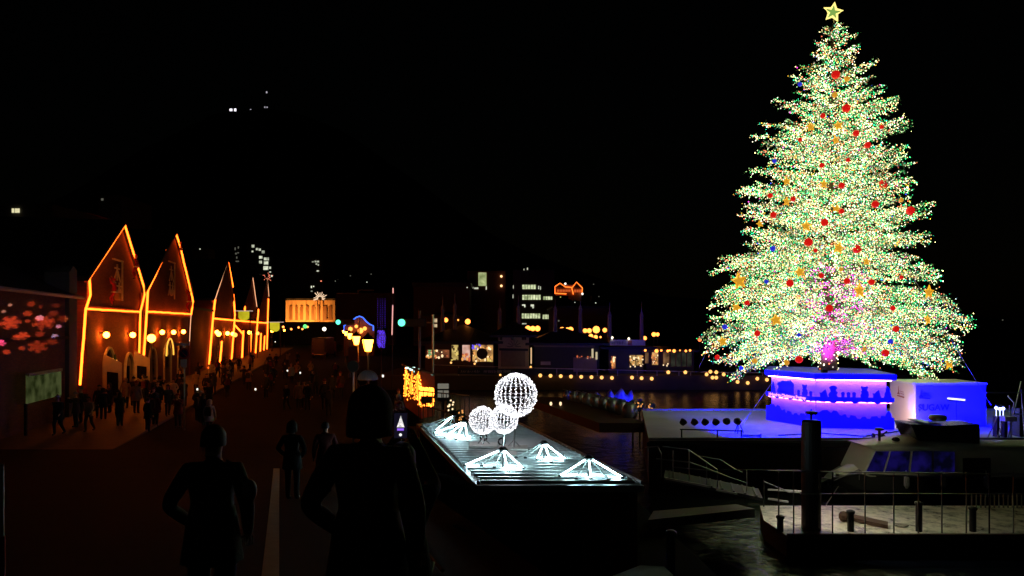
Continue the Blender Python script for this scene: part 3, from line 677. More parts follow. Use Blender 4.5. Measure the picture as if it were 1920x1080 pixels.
# building with blue neon arch
t = block('shop', 'warm-lit shop building outlined by a blue neon arch', 'shop', 645, 702, 612, 130, 14, mat('orange_wall', (.35, .16, .08), .8))
pts = [(645, 622), (645, 611), (655, 604), (662, 600), (668, 595), (674, 593), (680, 595), (687, 603), (693, 608), (700, 611), (700, 620)]
MB().prism([at(x, y, 130) + Vector((0, .3, 0)) for x, y in pts], (0, .6, 0)).build('gable_wall', mat('orange_wall', (.35, .16, .08), .8), t)
MB().tube([at(x, y, 129.6) for x, y in pts], .11).build('neon_arch', glow('neon_blue', (.10, .30, 2.0), 1), t)
for px, py, s in ((657, 617, .4), (668, 612, .3), (676, 620, .5), (684, 616, .35)): MB().ball(at(px, py, 129.3), s, 8, 5).build('shop_light', glow('shop_orange', (3.0, .9, .15), 1), t)
# long unlit hall behind
t = block('hall', 'unlit long hall with stepped parapet behind the neon arch', 'building', 630, 742, 549, 210, 25, M_wall_brown)
MB().prism([at(630, 551, 209.8), at(673, 551, 209.8), at(673, 545, 209.8), at(702, 545, 209.8), at(702, 543, 209.8), at(671, 543, 209.8), at(671, 549, 209.8), at(630, 549, 209.8)], (0, .3, 0)).build('parapet', mat('parapet', (.4, .28, .24), .7), t)
# purple light tree, pink pole
p = at(715, 635, 62); t = thing('lit_tree', 'small street tree wrapped in violet fairy lights', 'lit tree', (p.x, p.y, 0))
MB().tube([(p.x, p.y, 0), (p.x, p.y, p.z + .6)], .06, r2=.03).build('trunk', M_bark, t)
b = MB()
for k in range(330): a = random.random() * 2 * PI; z = random.uniform(-.75, .7); r_ = (.42 - .18 * abs(z)) * math.sqrt(random.random()); b.ball(p + Vector((r_ * math.cos(a), r_ * math.sin(a), z)), .022, 4, 3)
for px in (708, 713, 717, 722):
    for k in range(14): q = at(px, 560 + k * 4.2, 62); b.ball(q, .016, 4, 3)
b.build('fairy_light', glow('violet', (.22, .08, 1.6), 1), t, kind='stuff')
b = MB()
for px in (708, 713, 717, 722): b.tube([(p.x, p.y, p.z + .3), at(px, 558, 62)], .015, 4)
b.build('crown', M_bark, t)
t = thing('flagpole', 'tall pole with pinkish light tube right of the violet tree', 'pole', (at(735, 0, 60).x, 60, 0))
MB().tube([(at(735, 0, 60).x, 60, 0), at(737, 538, 60) + Vector((0, 0, .2))], .04).build('pole', M_dark, t); MB().tube([at(735, 628, 59.9), at(736.5, 572, 59.9)], .045).tube([at(737, 550, 59.9), at(737, 540, 59.9)], .045).build('light_tube', glow('pink_tube', (1.1, .5, .42), 1), t)
p = at(787, 582, 60); t = thing('utility_pole', 'plain grey pole left of the waterfront shops', 'pole', (p.x, 60, 0)); MB().tube([(p.x, 60, 0), p], .12, 8).build('pole', mat('pole_grey', (.3, .26, .2), .7), t); MB().ball(p, .13, 8, 4).build('cap', M_dark, t)
# small signs beside the lamp row
p = at(663, 665, 34); t = thing('shop_sign', 'red vertical shop sign with white base left of the lantern lamp', 'sign', (p.x, 34, gz(34)))
MB().box(p, (.42, .1, .75)).build('panel', mat('sign_red', (.5, .05, .03), .5), t); MB().box(p + Vector((0, -.01, -.5)), (.36, .11, .2)).build('base_panel', M_white, t); MB().tube([(p.x, 34.05, 0), p], .04).build('post', M_steel, t)
p = at(662, 687, 30); t = thing('road_sign', 'dark oval sign on a slim pale post left of the lantern lamp', 'road sign', (p.x, 30, gz(30)))
MB().lathe(p, [(.001, 0), (.24, 0), (.24, .03), (.001, .03)], 20, (0, -1, 0)).build('plate', M_steel, t); MB().tube([(p.x, 30.05, gz(30)), p], .03).build('post', M_steel, t)
t.scale = (1, 1, 1)

# ------------------------------------------------------------------ dark town blocks with lit windows
Mw = glow_var('window_white', (.25, .27, .2), (.95, 1.0, .75), 1.0, .5); Mwy = glow_var('lit_wall_yellowgreen', (.18, .22, .08), (.72, .8, .38), 1.0, .35)
Mdimw = glow('window_dim', (.09, .09, .07), 1)
t = block('hotel', 'dark hotel block behind the gables with scattered lit windows', 'building', 462, 513, 455, 330, 20, M_wall_dark)
lit_panes(t, [(472, 459, 477, 464), (480, 465, 484, 469), (485, 466, 489, 470), (491, 470, 496, 475), (472, 470, 475, 473), (486, 480, 492, 485), (495, 483, 504, 488), (486, 489, 491, 494), (495, 490, 503, 496), (494, 499, 503, 506), (505, 500, 508, 504), (486, 516, 491, 519), (508, 516, 511, 519), (505, 509, 508, 511)], Mw, 330)
t = block('apartment_block', 'slim dark apartment block left of the hotel with a few dim windows', 'building', 436, 456, 458, 360, 16, M_wall_dark)
lit_panes(t, [(440, 464, 442, 469), (446, 462, 448, 466), (441, 474, 444, 477), (445, 473, 448, 475), (443, 481, 445, 485), (442, 489, 448, 491)], Mdimw, 360)
t = block('apartment_block', 'dark block at the left edge with four small lit windows', 'building', 0, 96, 382, 90, 12, M_wall_dark)
lit_panes(t, [(23, 391, 27, 399), (29, 391, 33, 399), (34, 391, 37, 399), (22, 411, 26, 419), (28, 411, 32, 419), (33, 411, 37, 419)], glow('window_cream', (.75, .7, .4), 1), 90)
t = block('apartment_block', 'low dim reddish building top above the brick shed roof', 'building', 100, 162, 398, 110, 12, mat('reddish_wall', (.22, .04, .02), .9)); lit_panes(t, [(102, 404, 122, 412), (102, 420, 118, 428)], glow('dull_red', (.05, .006, .003), 1), 110)
t = block('apartment_block', 'unlit tower behind the nearest gable', 'building', 184, 226, 366, 140, 12, M_wall_dark)
lit_panes(t, [(190, 372, 194, 376)], Mdimw, 140, name='window')
t = block('apartment_block', 'dark block above the orange hall with a few lit top windows', 'building', 520, 606, 485, 300, 20, M_wall_brown)
lit_panes(t, [(585, 490, 588, 492), (590, 489, 593, 492), (594, 489, 598, 492), (592, 494, 595, 496), (596, 495, 598, 498), (594, 507, 598, 509), (583, 536, 585, 540), (587, 536, 589, 538), (583, 545, 586, 547)], Mw, 300)
t = block('office_block', 'dark office block with long rows of pale green lit windows', 'office', 962, 1040, 506, 190, 22, M_wall_dark)
def row(x0, x1, n, y0, y1):
    w = (x1 - x0) / n; return [(x0 + i * w + .5, y0, x0 + (i + 1) * w - .4, y1) for i in range(n)]
Mr = glow_var('window_green', (.28, .34, .16), (.85, .92, .55), 1.0, .9)
lit_panes(t, row(979, 1005, 5, 534, 542) + row(979, 1014, 7, 553, 562) + row(1018, 1036, 4, 556, 562) + row(978, 1013, 7, 588, 597) + row(1017, 1035, 4, 590, 598), Mr, 190)
lit_panes(t, [(1009, 536, 1011, 542), (1013, 537, 1014, 543), (979, 571, 985, 573), (983, 573, 985, 576), (995, 571, 1001, 575), (998, 575, 1001, 578), (979, 606, 987, 608), (962, 535, 963, 541), (961, 552, 963, 559), (982, 503.5, 983, 507), (988, 502, 990, 506)], Mw, 190)
t = block('office_block', 'dark building with one large yellow-green wall panel glowing as if floodlit', 'office', 876, 948, 508, 210, 20, mat('brown_wall', (.12, .05, .03), .9))
lit_panes(t, [(897, 511, 912, 536)], Mwy, 210, name='lit_wall_panel'); lit_panes(t, [(882, 538, 888, 541), (889, 539, 897, 542), (911, 536.5, 912.5, 543)], Mw, 210)  # wall panel glows by itself, its floodlight put in as emission
for py in (518, 536): MB().ball(at(940, py, 209.5), .35, 8, 6).build('lamp', glow('far_amber', (2.2, 1.2, .5), 1), t)
t = block('warehouse', 'unlit long roof left of the yellow-green lit wall', 'building', 775, 880, 538, 200, 25, M_wall_brown, 1.2)
lit_panes(t, [(875, 537, 877, 540)], Mw, 200)
# house with orange lit outline on the slope
t = block('hillside_villa', 'two-gabled villa outlined in orange lights on the slope', 'villa', 1042, 1090, 534, 330, 12, mat('villa_wall', (.4, .22, .12), .8), base=10)
o_ = MB()
for seg in ([(1040, 538), (1050, 531), (1060, 538)], [(1073, 539), (1081, 529), (1092, 540)], [(1060, 538), (1073, 539)], [(1040, 538), (1041, 551)], [(1092, 540), (1091, 552)], [(1041, 550), (1062, 551)], [(1072, 540), (1075, 552)]): o_.tube([at(x, y, 329.5) for x, y in seg], .22, 5)
o_.build('outline_light', glow('villa_orange', (2.6, .42, .05), 1), t)
MB().prism([at(1040, 538, 329.7), at(1050, 531, 329.7), at(1060, 538, 329.7)], (0, 12, 0)).prism([at(1073, 539, 329.7), at(1081, 529, 329.7), at(1092, 540, 329.7)], (0, 12, 0)).build('roof', M_tile, t)
lit_panes(t, row(1044, 1070, 5, 543, 547) + row(1076, 1090, 3, 543, 548), glow('villa_win', (.6, .1, .02), 1), 329.6)
for px, py in ((1060, 532), (1092, 551)): MB().ball(at(px, py, 329), .5, 8, 6).build('lamp', glow('white_lamp', (1.6, 1.5, 1.3), 1), t)
t = block('warehouse', 'unlit broad brown warehouse behind the waterfront roofs', 'building', 1040, 1140, 578, 150, 25, M_wall_brown, .5)
lit_panes(t, [(1046, 600, 1049, 603)], Mdimw, 150)
# scattered small houses with a lit window each
SP = [(628, 527, 430, 0), (633, 525, 431, 0), (602, 527, 300, 1), (607, 525.5, 301, 1), (657, 517, 520, 2), (688, 529, 470, 0), (696, 514, 560, 2), (176, 424, 180, 0), (375, 467, 260, 0), (1051, 557, 260, 3), (1058, 563, 262, 0), (1078, 567, 264, 0), (1117, 568, 280, 0), (1123, 556, 300, 2), (1113, 533, 420, 2), (1880, 600, 300, 2), (662, 553, 240, 2)]
nm = {0: ('white', Mw), 1: ('reddish orange', glow('red_amber', (1.9, .5, .25), 1)), 2: ('dim grey', Mdimw), 3: ('yellow-green', glow('yg', (.5, .5, .12), 1))}
HS = sorted(range(len(SP)), key=lambda q: SP[q][0]); HL = {q: ORD[k] + ' from the left' for k, q in enumerate(HS)}
for i, (px, py, Y, c) in enumerate(SP):
    p = at(px, py, Y); s = Y / F; zb = max(0, hillz(p.x, Y)) if Y > 400 else 0
    where = 'left' if px < 400 else ('centre-left' if px < 800 else 'centre-right' if px < 1300 else 'far right')
    t = thing('hillside_house', 'tiny dark hillside house with one %s light, %s of them' % (nm[c][0], HL[i]), 'house', (p.x, Y, min(zb, p.z - 1)), 'far houses with a single light')
    w = 4 * s + 2; MB().prism([(p.x - w, Y + .2, min(zb, p.z) - 3), (p.x + w, Y + .2, min(zb, p.z) - 3), (p.x + w, Y + .2, p.z + 1.6 * s), (p.x, Y + .2, p.z + 4 * s), (p.x - w, Y + .2, p.z + 1.6 * s)], (0, 6, 0)).build('wall', M_hill, t)
    MB().box(p, (2.0 * s, .15, 1.7 * s)).build('window', nm[c][1], t)
# summit station
p0 = at(500, 216, 1250); t = thing('summit_station', 'observatory buildings on the dark mountain top with bright floodlights', 'observatory', (p0.x, 1250, p0.z - 8))
MB().box((at(500, 0, 1250).x, 1256, p0.z - 1), (12, 8, 14)).box((at(445, 0, 1250).x, 1256, p0.z - 8), (40, 8, 14)).build('wall', M_hill, t)
MB().tube([at(500, 200, 1252), at(500, 172, 1252)], .4).build('mast', M_dark, t)
for px, py, w, h, k in ((433, 206, 5, 4.5, 2), (441, 206, 4, 5, 2), (427, 214, 4, 1.6, 1), (428.5, 218, 1.6, 2, 1), (442, 217, 5, 2, 2), (448, 214, 3, 2.5, 2), (453, 217, 4, 2.5, 2), (470, 206, 2.4, 2.8, 1), (496.5, 201, 2, 2.4, 1), (500.8, 201, 2, 2.4, 1), (500, 173, 2.4, 3.4, 1), (501, 210, 4, 1.5, 0), (501, 218.5, 5, 1.8, 1)):
    p = at(px, py, 1249); MB().box(p, (w * .9, .5, h * .9)).build('floodlight', glow('summit%d' % k, [(.12,) * 3, (.45, .42, .5), (1.5, 1.4, 1.6)][k], 1), t)

# ------------------------------------------------------------------ waterfront across the basin
WY = 80
b = MB(); b.prism([(-14, WY - 3, -3), (-14, WY - 3, .01), (44, WY - 3, .01), (44, WY - 3, -3)], (0, 14, 0)); struct(b.build('far_quay', mat('quay_stone', (.07, .05, .035), .85, var=.35, scale=1.2, bump=.4)))
def wx(px, Y=WY): return (px - CX) / F * Y
def wz(py, Y=WY): return H - (py - HOR) / F * Y
def shop(name, label, x0, x1, yeave, yridge, m, Y=WY, depth=12, ov=1.0):
    X0, X1 = wx(x0, Y), wx(x1, Y); ze, zr = wz(yeave, Y), wz(yridge, Y)
    t = thing(name, label, 'shop', ((X0 + X1) / 2, Y, 0))
    MB().prism([(X0, Y + .15, 0), (X1, Y + .15, 0), (X1, Y + .15, ze), (X0, Y + .15, ze)], (0, depth, 0)).build('wall', m, t)
    i = min(depth / 2, (X1 - X0) / 2 - .1); a = [(X0 - ov, Y - ov, ze), (X1 + ov, Y - ov, ze), (X1 + ov, Y + depth + ov, ze), (X0 - ov, Y + depth + ov, ze)]; r = [(X0 + i, Y + depth / 2, zr), (X1 - i, Y + depth / 2, zr)]
    b = MB(); b.add(a + r + [(x, y, z - .25) for x, y, z in a], [(0, 1, 5, 4), (1, 2, 5), (2, 3, 4, 5), (3, 0, 4), (6, 7, 1, 0), (7, 8, 2, 1), (8, 9, 3, 2), (9, 6, 0, 3), (9, 8, 7, 6)]); b.build('roof', M_tile, t)
    return t
def win(t, x0, y0, x1, y1, m, Y=WY, frame=M_wood, mull=0, name='window', proud=0):
    a = (wx(x0, Y), wz(y1, Y)); c = (wx(x1, Y), wz(y0, Y)); Yf = Y + .15 - proud
    b = MB(); b.prism([(a[0], Yf, a[1]), (c[0], Yf, a[1]), (c[0], Yf, c[1]), (a[0], Yf, c[1])], (0, -.04, 0)); w = b.build(name, m, t)
    f = MB()
    for k in range(mull + 2):
        x = a[0] + (c[0] - a[0]) * k / (mull + 1); f.bar((x, Yf - .07, a[1]), (x, Yf - .07, c[1]), .09)
    f.bar((a[0], Yf - .08, c[1]), (c[0], Yf - .08, c[1]), .1); f.bar((a[0], Yf - .08, a[1]), (c[0], Yf - .08, a[1]), .1); f.build('frame', frame, w)
    return w
def clutter(t, x0, y0, x1, y1, cols, n, Y=WY, r=(.05, .16)):      # lit goods, people and lamps seen in the shop windows
    for ci, c in enumerate(cols):
        b = MB()
        for k in range(n): p = at(random.uniform(x0, x1), random.uniform(y0, y1), Y - .05); b.ball(p, random.uniform(*r), 5, 3, random.uniform(.6, 1.8))
        b.build('window_display', c, t, kind='stuff')
c_red = glow('goods_red', (.55, .12, .05), 1); c_or = glow('goods_orange', (.9, .38, .10), 1); c_wh = glow('goods_white', (1.4, 1.0, .55), 1); c_ye = glow('goods_yellow', (.8, .6, .15), 1); c_pk = glow('goods_pink', (.7, .4, .4), 1); c_bl = glow('goods_blue', (.15, .1, .9), 1); c_gn = glow('goods_green', (.15, .45, .18), 1); c_dk = glow('goods_dark', (.03, .012, .006), 1)
S1 = shop('waterfront_shop', 'long dark-roofed waterfront shop with colourful lit display windows', 797, 926, 640, 608, M_wood)
win(S1, 800, 655, 843, 672, glow_var('int_red', (.03, .01, .006), (.28, .09, .035), 1, .8), mull=0); clutter(S1, 800, 657, 842, 671, [c_red, c_or, c_wh], 9)
b = MB()
for k in range(4): a = at(803, 657.5 + k * 3.6, WY - .03); c = at(815, 657.5 + k * 3.6, WY - .03); b.bar(a, c, .05, .13)
b.build('shelf_display', c_gn, S1)
win(S1, 846, 646, 860, 676, glow_var('int_yellow', (.22, .13, .03), (.75, .55, .18), 1, .9)); win(S1, 866, 646, 882, 676, glow_var('int_pink', (.35, .15, .08), (.8, .5, .42), 1, .9))
win(S1, 885, 646, 925, 679, glow_var('int_mix', (.10, .03, .02), (.8, .42, .12), 1, 1.0), mull=2)
clutter(S1, 847, 650, 860, 675, [c_ye, c_dk], 8); clutter(S1, 867, 660, 881, 676, [c_or, c_red], 8); clutter(S1, 886, 650, 924, 678, [c_or, c_wh, c_dk, c_ye], 12); clutter(S1, 885, 645, 900, 654, [c_bl], 10)
b = MB(); b.lathe(at(904, 663, WY - .5), [(.001, 0), (.6, 0), (.6, .2), (.001, .2)], 20, (0, -1, 0)); tag(b.build('round_sign', mat('dull_brown', (.06, .035, .02), .7)), 'dark round sign hanging before the yellow shop window', 'sign')
S2 = shop('gatehouse', 'beige gatehouse with fan window between the two waterfront shops', 934, 992, 628, 602, M_cream, WY - 1, 10, .9)
b = MB(); C = at(964, 650, WY - 1.3)
for k in range(7): a = PI * k / 6; b.bar(C + Vector((.15 * math.cos(a), .3, .15 * math.sin(a))), C + Vector((.75 * math.cos(a), .3, .75 * math.sin(a))), .05)
b.build('fan_window', M_dark, S2)
for px in (938, 959, 979, 983): win(S2, px, 631, px + 3, 637, M_glass_dark, WY - 1, name='window')
MB().bar(at(936, 655, WY - 1.2), at(990, 656, WY - 1.2), .25).build('canopy', M_dark, S2); MB().box(at(962, 672, WY - .95), (2.6, .15, 1.7)).build('shutter', mat('shutter', (.2, .16, .12), .7), S2)
S3 = shop('waterfront_shop', 'wide low dark waterfront shop with deep eaves and white curtain', 1002, 1124, 643, 614, mat('dark_green_wall', (.05, .055, .04), .8))
MB().bar(at(1000, 646, WY - .6), at(1115, 647, WY - .6), .25, .5).build('awning', mat('awning', (.22, .18, .10), .7), S3)
win(S3, 1013, 677, 1033, 685, mat('cream_board', (.6, .5, .3), .7), name='notice_board', proud=.1)
b = MB()
for i in range(22):
    x = 1076 + i * 2.0; b.bar(at(x, 670, WY - .15), at(x, 697, WY - .15), .07)
b.build('curtain', mat('pinkish_slats', (.5, .36, .28), .8), S3)
clutter(S3, 1077, 668, 1117, 673, [c_red], 6); clutter(S3, 1080, 668, 1117, 672, [c_wh], 2, r=(.04, .08))
for px, y0, y1, lb in ((1111, 654, 671, 'taller'), (1118.5, 660, 674, 'shorter')):
    t = tag(MB().box(at(px, (y0 + y1) / 2, WY - .8), (.2, .06, (y1 - y0) * WY / F)).build('vertical_banner', glow('banner_' + lb, (.55, .46, .28), 1)), '%s narrow white lit vertical banner beside the white curtain' % lb, 'banner', 'white vertical banners')
t = tag(MB().box(at(996, 667, WY - 2), (.12, .12, 1.7)).build('light_tube', glow('tube_cream', (.9, .6, .3), 1)), 'upright cream light tube at the corner of the gatehouse', 'lamp')
S4 = shop('restaurant', 'flat-roofed restaurant with white roof sign and candlelit windows', 1142, 1212, 650, 640, mat('slate_wall', (.07, .075, .07), .8), depth=10)
win(S4, 1146, 667, 1155, 692, glow_var('int_red2', (.05, .015, .01), (.5, .18, .07), 1, 1.2)); win(S4, 1180, 665, 1205, 686, glow_var('int_gold', (.12, .06, .02), (.6, .36, .12), 1, 1.0), mull=1)
clutter(S4, 1146, 668, 1154, 690, [c_or, c_red, c_wh], 7, r=(.05, .12)); clutter(S4, 1180, 668, 1205, 687, [c_or, c_wh, c_dk], 10, r=(.05, .13)); clutter(S4, 1168, 683, 1205, 689, [c_wh], 5, r=(.07, .1))
a = at(1143.5, 648, WY - 1.0); c = at(1210, 648, WY - 1.0); up = Vector((0, 0, .62))
sg = thing('roof_sign', 'long white shop sign with dark lettering on the restaurant roof edge', 'sign', a)
MB().prism([a, c, c + up, a + up], (0, .12, 0)).build('board', mat('sign_white', (.62, .56, .48), .6), sg)
strokes(a + Vector((.25, -.02, .14)), 1.65, .34, 6, M_black, sg)
MB().box(a + Vector((2.15, -.01, .3)), (.45, .02, .5)).build('red_emblem', mat('emblem', (.5, .16, .1), .6), sg)
for px in (1148, 1179):
    p = at(px, 633 + (px > 1150) * 2, WY - 1.2); MB().ball(p, .13, 8, 5).bar(p, Vector((p.x, p.y + .2, a.z + .6)), .04).build('sign_lamp', glow('white_lamp2', (2.2, 2.0, 1.5), 1), sg)
S5 = shop('pavilion', 'glass terrace pavilion hung with warm bulbs beside the great tree', 1207, 1302, 656, 650, mat('pav', (.05, .04, .03), .8), depth=8, ov=.4)
win(S5, 1209, 660, 1217, 682, glow_var('int_dimor', (.04, .02, .01), (.22, .11, .05), 1, 1.2)); win(S5, 1222, 658, 1235, 685, glow_var('int_or3', (.15, .06, .02), (.8, .42, .16), 1, 1.1))
win(S5, 1243, 660, 1256, 685, glow_var('int_dimor', (.04, .02, .01), (.22, .11, .05), 1, 1.2)); win(S5, 1257, 660, 1298, 688, glow_var('int_dark', (.008, .009, .007), (.03, .03, .022), 1, 1.2), mull=3)
clutter(S5, 1222, 662, 1235, 684, [c_or, c_red, c_wh], 6, r=(.05, .1)); clutter(S5, 1243, 680, 1256, 686, [c_wh], 3, r=(.06, .1))
for i, px in enumerate((1210, 1231, 1240, 1252, 1256, 1264, 1275, 1286, 1294)):
    p = at(px, 657 + (i % 2), WY - .6); t = thing('string_bulb', 'warm bulb under the pavilion eaves, %s from the left' % ORD[i], 'bulb', p, 'warm bulbs under the pavilion eaves'); MB().ball(p, (.13, .2, .12, .14, .1, .18, .08, .13, .12)[i], 8, 6).build('glass', M_bulb_warm, t); MB().tube([p, p + Vector((0, 0, .35))], .02, 5).build('cord', M_dark, t)
# spires on the roofs
SPR = [(830, 556, 578, 612, 'left of the pair above the long waterfront shop'), (853, 550, 574, 614, 'right, taller of the pair above the long waterfront shop'), (937, 563, 582, 612, 'above the gatehouse left shoulder'), (972, 553, 578, 614, 'above the gatehouse right shoulder'), (1041, 560, 580, 614, 'faint one right of the office windows'), (1088, 556, 578, 614, 'above the second waterfront shop'), (1143, 566, 590, 614, 'faint one left of the roof sign'), (1203, 566, 590, 640, 'above the right end of the roof sign')]
for px, y0, y1, y2, lb in SPR:
    s = 84 / F; p = at(px, y2, 84); t = thing('roof_spire', 'slender pale spire, ' + lb, 'spire', (p.x, 84, 0), 'pale spires above the waterfront roofs')
    ms = mat('spire_grey', (.30, .27, .22), .8)
    MB().lathe((p.x, 84, wz(y2, 84) - 1.2), [(4.2 * s, 0), (4.0 * s, 1.2), (3.4 * s, (y2 - y1) * s + .9), (4.2 * s, (y2 - y1) * s + 1.05), (2.0 * s, (y2 - y1) * s + 1.5)], 8).build('shaft', ms, t)
    MB().tube([at(px, y1, 84), at(px, y0, 84)], 1.3 * s, 6, .5 * s).build('needle', ms, t)
    MB().box((p.x, 84, (wz(y2, 84) - 1.2) / 2), (.3, .3, wz(y2, 84) - 1.2)).build('pier', ms, t)
# quay lamps and rooftop lamps
k = 0
for px, py in [(790+12, 690)][:0] + [(845.7, 680), (890, 682), (938, 703), (995, 688)] + [(1013 + i * 19.2, 704 + i * .65) for i in range(8)] + [(1185, 708), (1203, 709), (1222, 710), (1253, 698), (1285, 698), (1325, 702), (1336, 708), (1332, 697), (1343, 698), (1343, 708), (1357, 702), (1383, 716), (1402, 718), (1420, 710), (1438, 712)]:
    p = at(px, py, WY - 3.3); k += 1
    small = k <= 4
    t = thing('quay_lamp', ('small amber lamp low on the far quay, %s from the left' % ORD[k - 1]), 'lamp', p - Vector((0, 0, .3)), 'amber lamps along the far quay')
    MB().ball(p, .11 if small else .19, 8, 6).build('globe', glow('quay_bulb', (1.8, .82, .22), 1), t); MB().bar(p - Vector((0, 0, .45)), p, .07).build('stem', M_dark, t)
for i, (px, py, r_) in enumerate([(990, 616, .34), (999, 616, .3), (1008, 616, .32), (1054, 618, .3), (1064, 618, .26), (1070, 618, .32), (1097, 620, .26), (1105, 620, .28), (1118, 618, .42), (1134, 619, .26), (1108, 630, .26), (1117, 632, .24), (1126, 632, .12), (1209, 634, .24), (1226, 627, .26), (1233, 627, .22), (877, 603, .32), (836, 600, .26), (859, 600, .1), (985, 625, .14), (1312, 637, .22)]):
    p = at(px, py, 86); t = thing('roof_lamp', 'warm globe lamp behind the waterfront roofs, %s in a left-to-right list' % ORD[i], 'lamp', (p.x, 86, 0), 'warm globe lamps above the waterfront roofs')
    MB().ball(p, r_, 10, 6).build('globe', M_bulb_warm if i not in (20,) else glow('red_globe', (2.5, .4, .1), 1), t); MB().tube([(p.x, 86, 0), p - Vector((0, 0, r_))], .05).build('post', M_dark, t)
t = shop('waterfront_shop', 'dim back building with two lit upstairs windows behind the roof', 797, 870, 590, 584, M_wall_brown, 100, 8, .2)
win(t, 811, 597, 820, 605, c_wh and glow('int_cream', (.8, .62, .35), 1), 100, M_white, 1); win(t, 811, 607, 820, 614, glow('int_cream', (.8, .62, .35), 1), 100, M_white, 1); win(t, 833, 597, 840, 604, c_or, 100); 
# railing along the far quay
rl = thing('quay_railing', 'long pale steel railing along the edge of the far quay', 'railing', at(1150, 700, WY - 3.2))
MB().tube([at(810, 684, WY - 3.2), at(1000, 690, WY - 3.2), at(1300, 697, WY - 3.2), at(1440, 699, WY - 3.2)], .045).build('top_rail', mat('rail_pale', (.55, .48, .4), .5), rl)
for px in (860, 940, 1044, 1082, 1120, 1158, 1195, 1232, 1273, 1295, 1365, 1430): p = at(px, 690 + (px - 1000) * .023, WY - 3.2); MB().bar((p.x, p.y, 0), p, .07).build('post', mat('rail_pale', (.55, .48, .4), .5), rl)
# banner on the quay wall
a = at(858, 702, WY - 3.25); c = at(1006, 704, WY - 3.25); up = Vector((0, 0, .66))
t = thing('wall_banner', 'long dark blue banner with pale lettering on the quay edge left', 'banner', a); MB().prism([a, c, c + up, a + up], (0, .05, 0)).build('cloth', mat('navy_cloth', (.03, .04, .06), .8), t)
strokes(a + Vector((.3, -.02, .16)), 2.1, .3, 9, mat('banner_letter', (.5, .55, .62), .6), t, .4)
strokes(a + Vector((2.75, -.02, .16)), 3.2, .3, 14, mat('banner_letter', (.5, .55, .62), .6), t)
# lamps in the snow-white lit kiosk (gingerbread) row
kz = lambda py, Y: H - (py - HOR) / F * Y
p0 = Vector((wx(758, 47), 47, 0)); p1 = Vector((wx(790, 40.5), 40.5, 0)); p2 = Vector((wx(815, 42), 42, 0))
kt = thing('market_hut', 'small wooden market hut wrapped in golden lights beside the quay', 'hut', p1)
q3 = p0 + (p2 - p1)
MB().prism([p1, p2, p2 + Vector((0, 0, 2.25)), p1 + Vector((0, 0, 2.6))], (p0 - p1)).build('wall', mat('hut_red', (.30, .07, .035), .8), kt)
MB().prism([p1 + Vector((-.15, -.1, 2.6)), p2 + Vector((.1, -.1, 2.26)), p2 + Vector((.1, -.1, 2.36)), p1 + Vector((-.15, -.1, 2.7))], (p0 - p1) * 1.03).build('roof', M_wood, kt)
b = MB(); random.seed(3)
for px0, px1, y0, y1, n in ((757, 790, 700, 750, 200), (760, 764, 690, 720, 16), (771, 775, 696, 735, 16), (783, 787, 700, 740, 18), (787, 812, 727, 732, 36), (787, 812, 738, 743, 36), (808, 813, 728, 752, 20), (784, 790, 735, 762, 30), (800, 812, 752, 760, 22), (790, 812, 758, 762, 12), (788, 813, 732, 739, 60)):
    for k in range(n):
        px = random.uniform(px0, px1); f_ = min(1, max(0, (px - 758) / 32)); Y = 47 + (40.5 - 47) * f_ if px < 790 else 40.4
        b.ball(at(px, random.uniform(y0, y1), Y - .12), random.uniform(.035, .06), 5, 3)
b.build('fairy_light', glow('hut_gold', (7.5, 1.6, .14), 1), kt, kind='stuff')
b = MB()
for k, px in enumerate((762, 773, 785)): f_ = (px - 758) / 32; Y = 47 - 6.5 * f_; b.lathe(at(px, 738, Y - .15), [(.16, 0), (.13, .6), (.02, 1.35)], 8)
b.build('spire_light', glow('hut_spire', (2.4, .62, .04), 1), kt)
b = MB(); b.box(at(800, 749, 40.3), (.6, .3, .38)); b.build('hedge', mat('hedge', (.05, .12, .04), .8, bump=1), kt)
b = MB()
for k in range(5): q = at(769 + k * 8, 690 + k * 3.3, 44 - .5 * k); b.tube([q - Vector((.28, 0, 0)), q + Vector((.28, .1, 0))], .06)
b.build('roof_tube', glow('mint_tube', (1.2, 2.2, 1.9), 1), kt)
# pale paned board beside the hut
p = at(831, 731, 40); t = thing('window_board', 'pale paned display case just right of the golden hut', 'display case', (p.x, 40, -.6))
MB().box(p + Vector((0, .06, -.1)), (.68, .1, 1.0)).build('case', M_dark, t)
M_pl = glow('pale_pane', (.16, .15, .12), 1); MB().box(p + Vector((0, 0, .2)), (.6, .04, .28)).build('pane', M_pl, t)
for s in (-1, 1): MB().box(p + Vector((s * .16, 0, -.22)), (.27, .04, .38)).build('pane', M_pl, t)
MB().bar((p.x, 40.1, -.6), (p.x, 40.1, p.z - .5), .1).build('leg', M_dark, t)
t = thing('quay_railing', 'dark pedestrian railing below the golden hut', 'railing', at(800, 770, 36))
b_ = M_dark
MB().tube([at(785, 722, 37) + Vector((0, 0, -.3)), at(880, 742, 33)], .03).tube([at(785, 760, 37), at(880, 782, 33)], .025).build('rail', b_, t)
for k in range(12): f_ = k / 11; a = at(785 + 95 * f_, 731 + 11 * f_, 37 - 4 * f_); MB().bar((a.x, a.y, -.6), a, .035).build('baluster', b_, t)
for i, (px, py) in enumerate(((845, 757), (845, 764), (845, 771), (873, 770), (875, 780), (876, 786))):
    if i < 3: continue
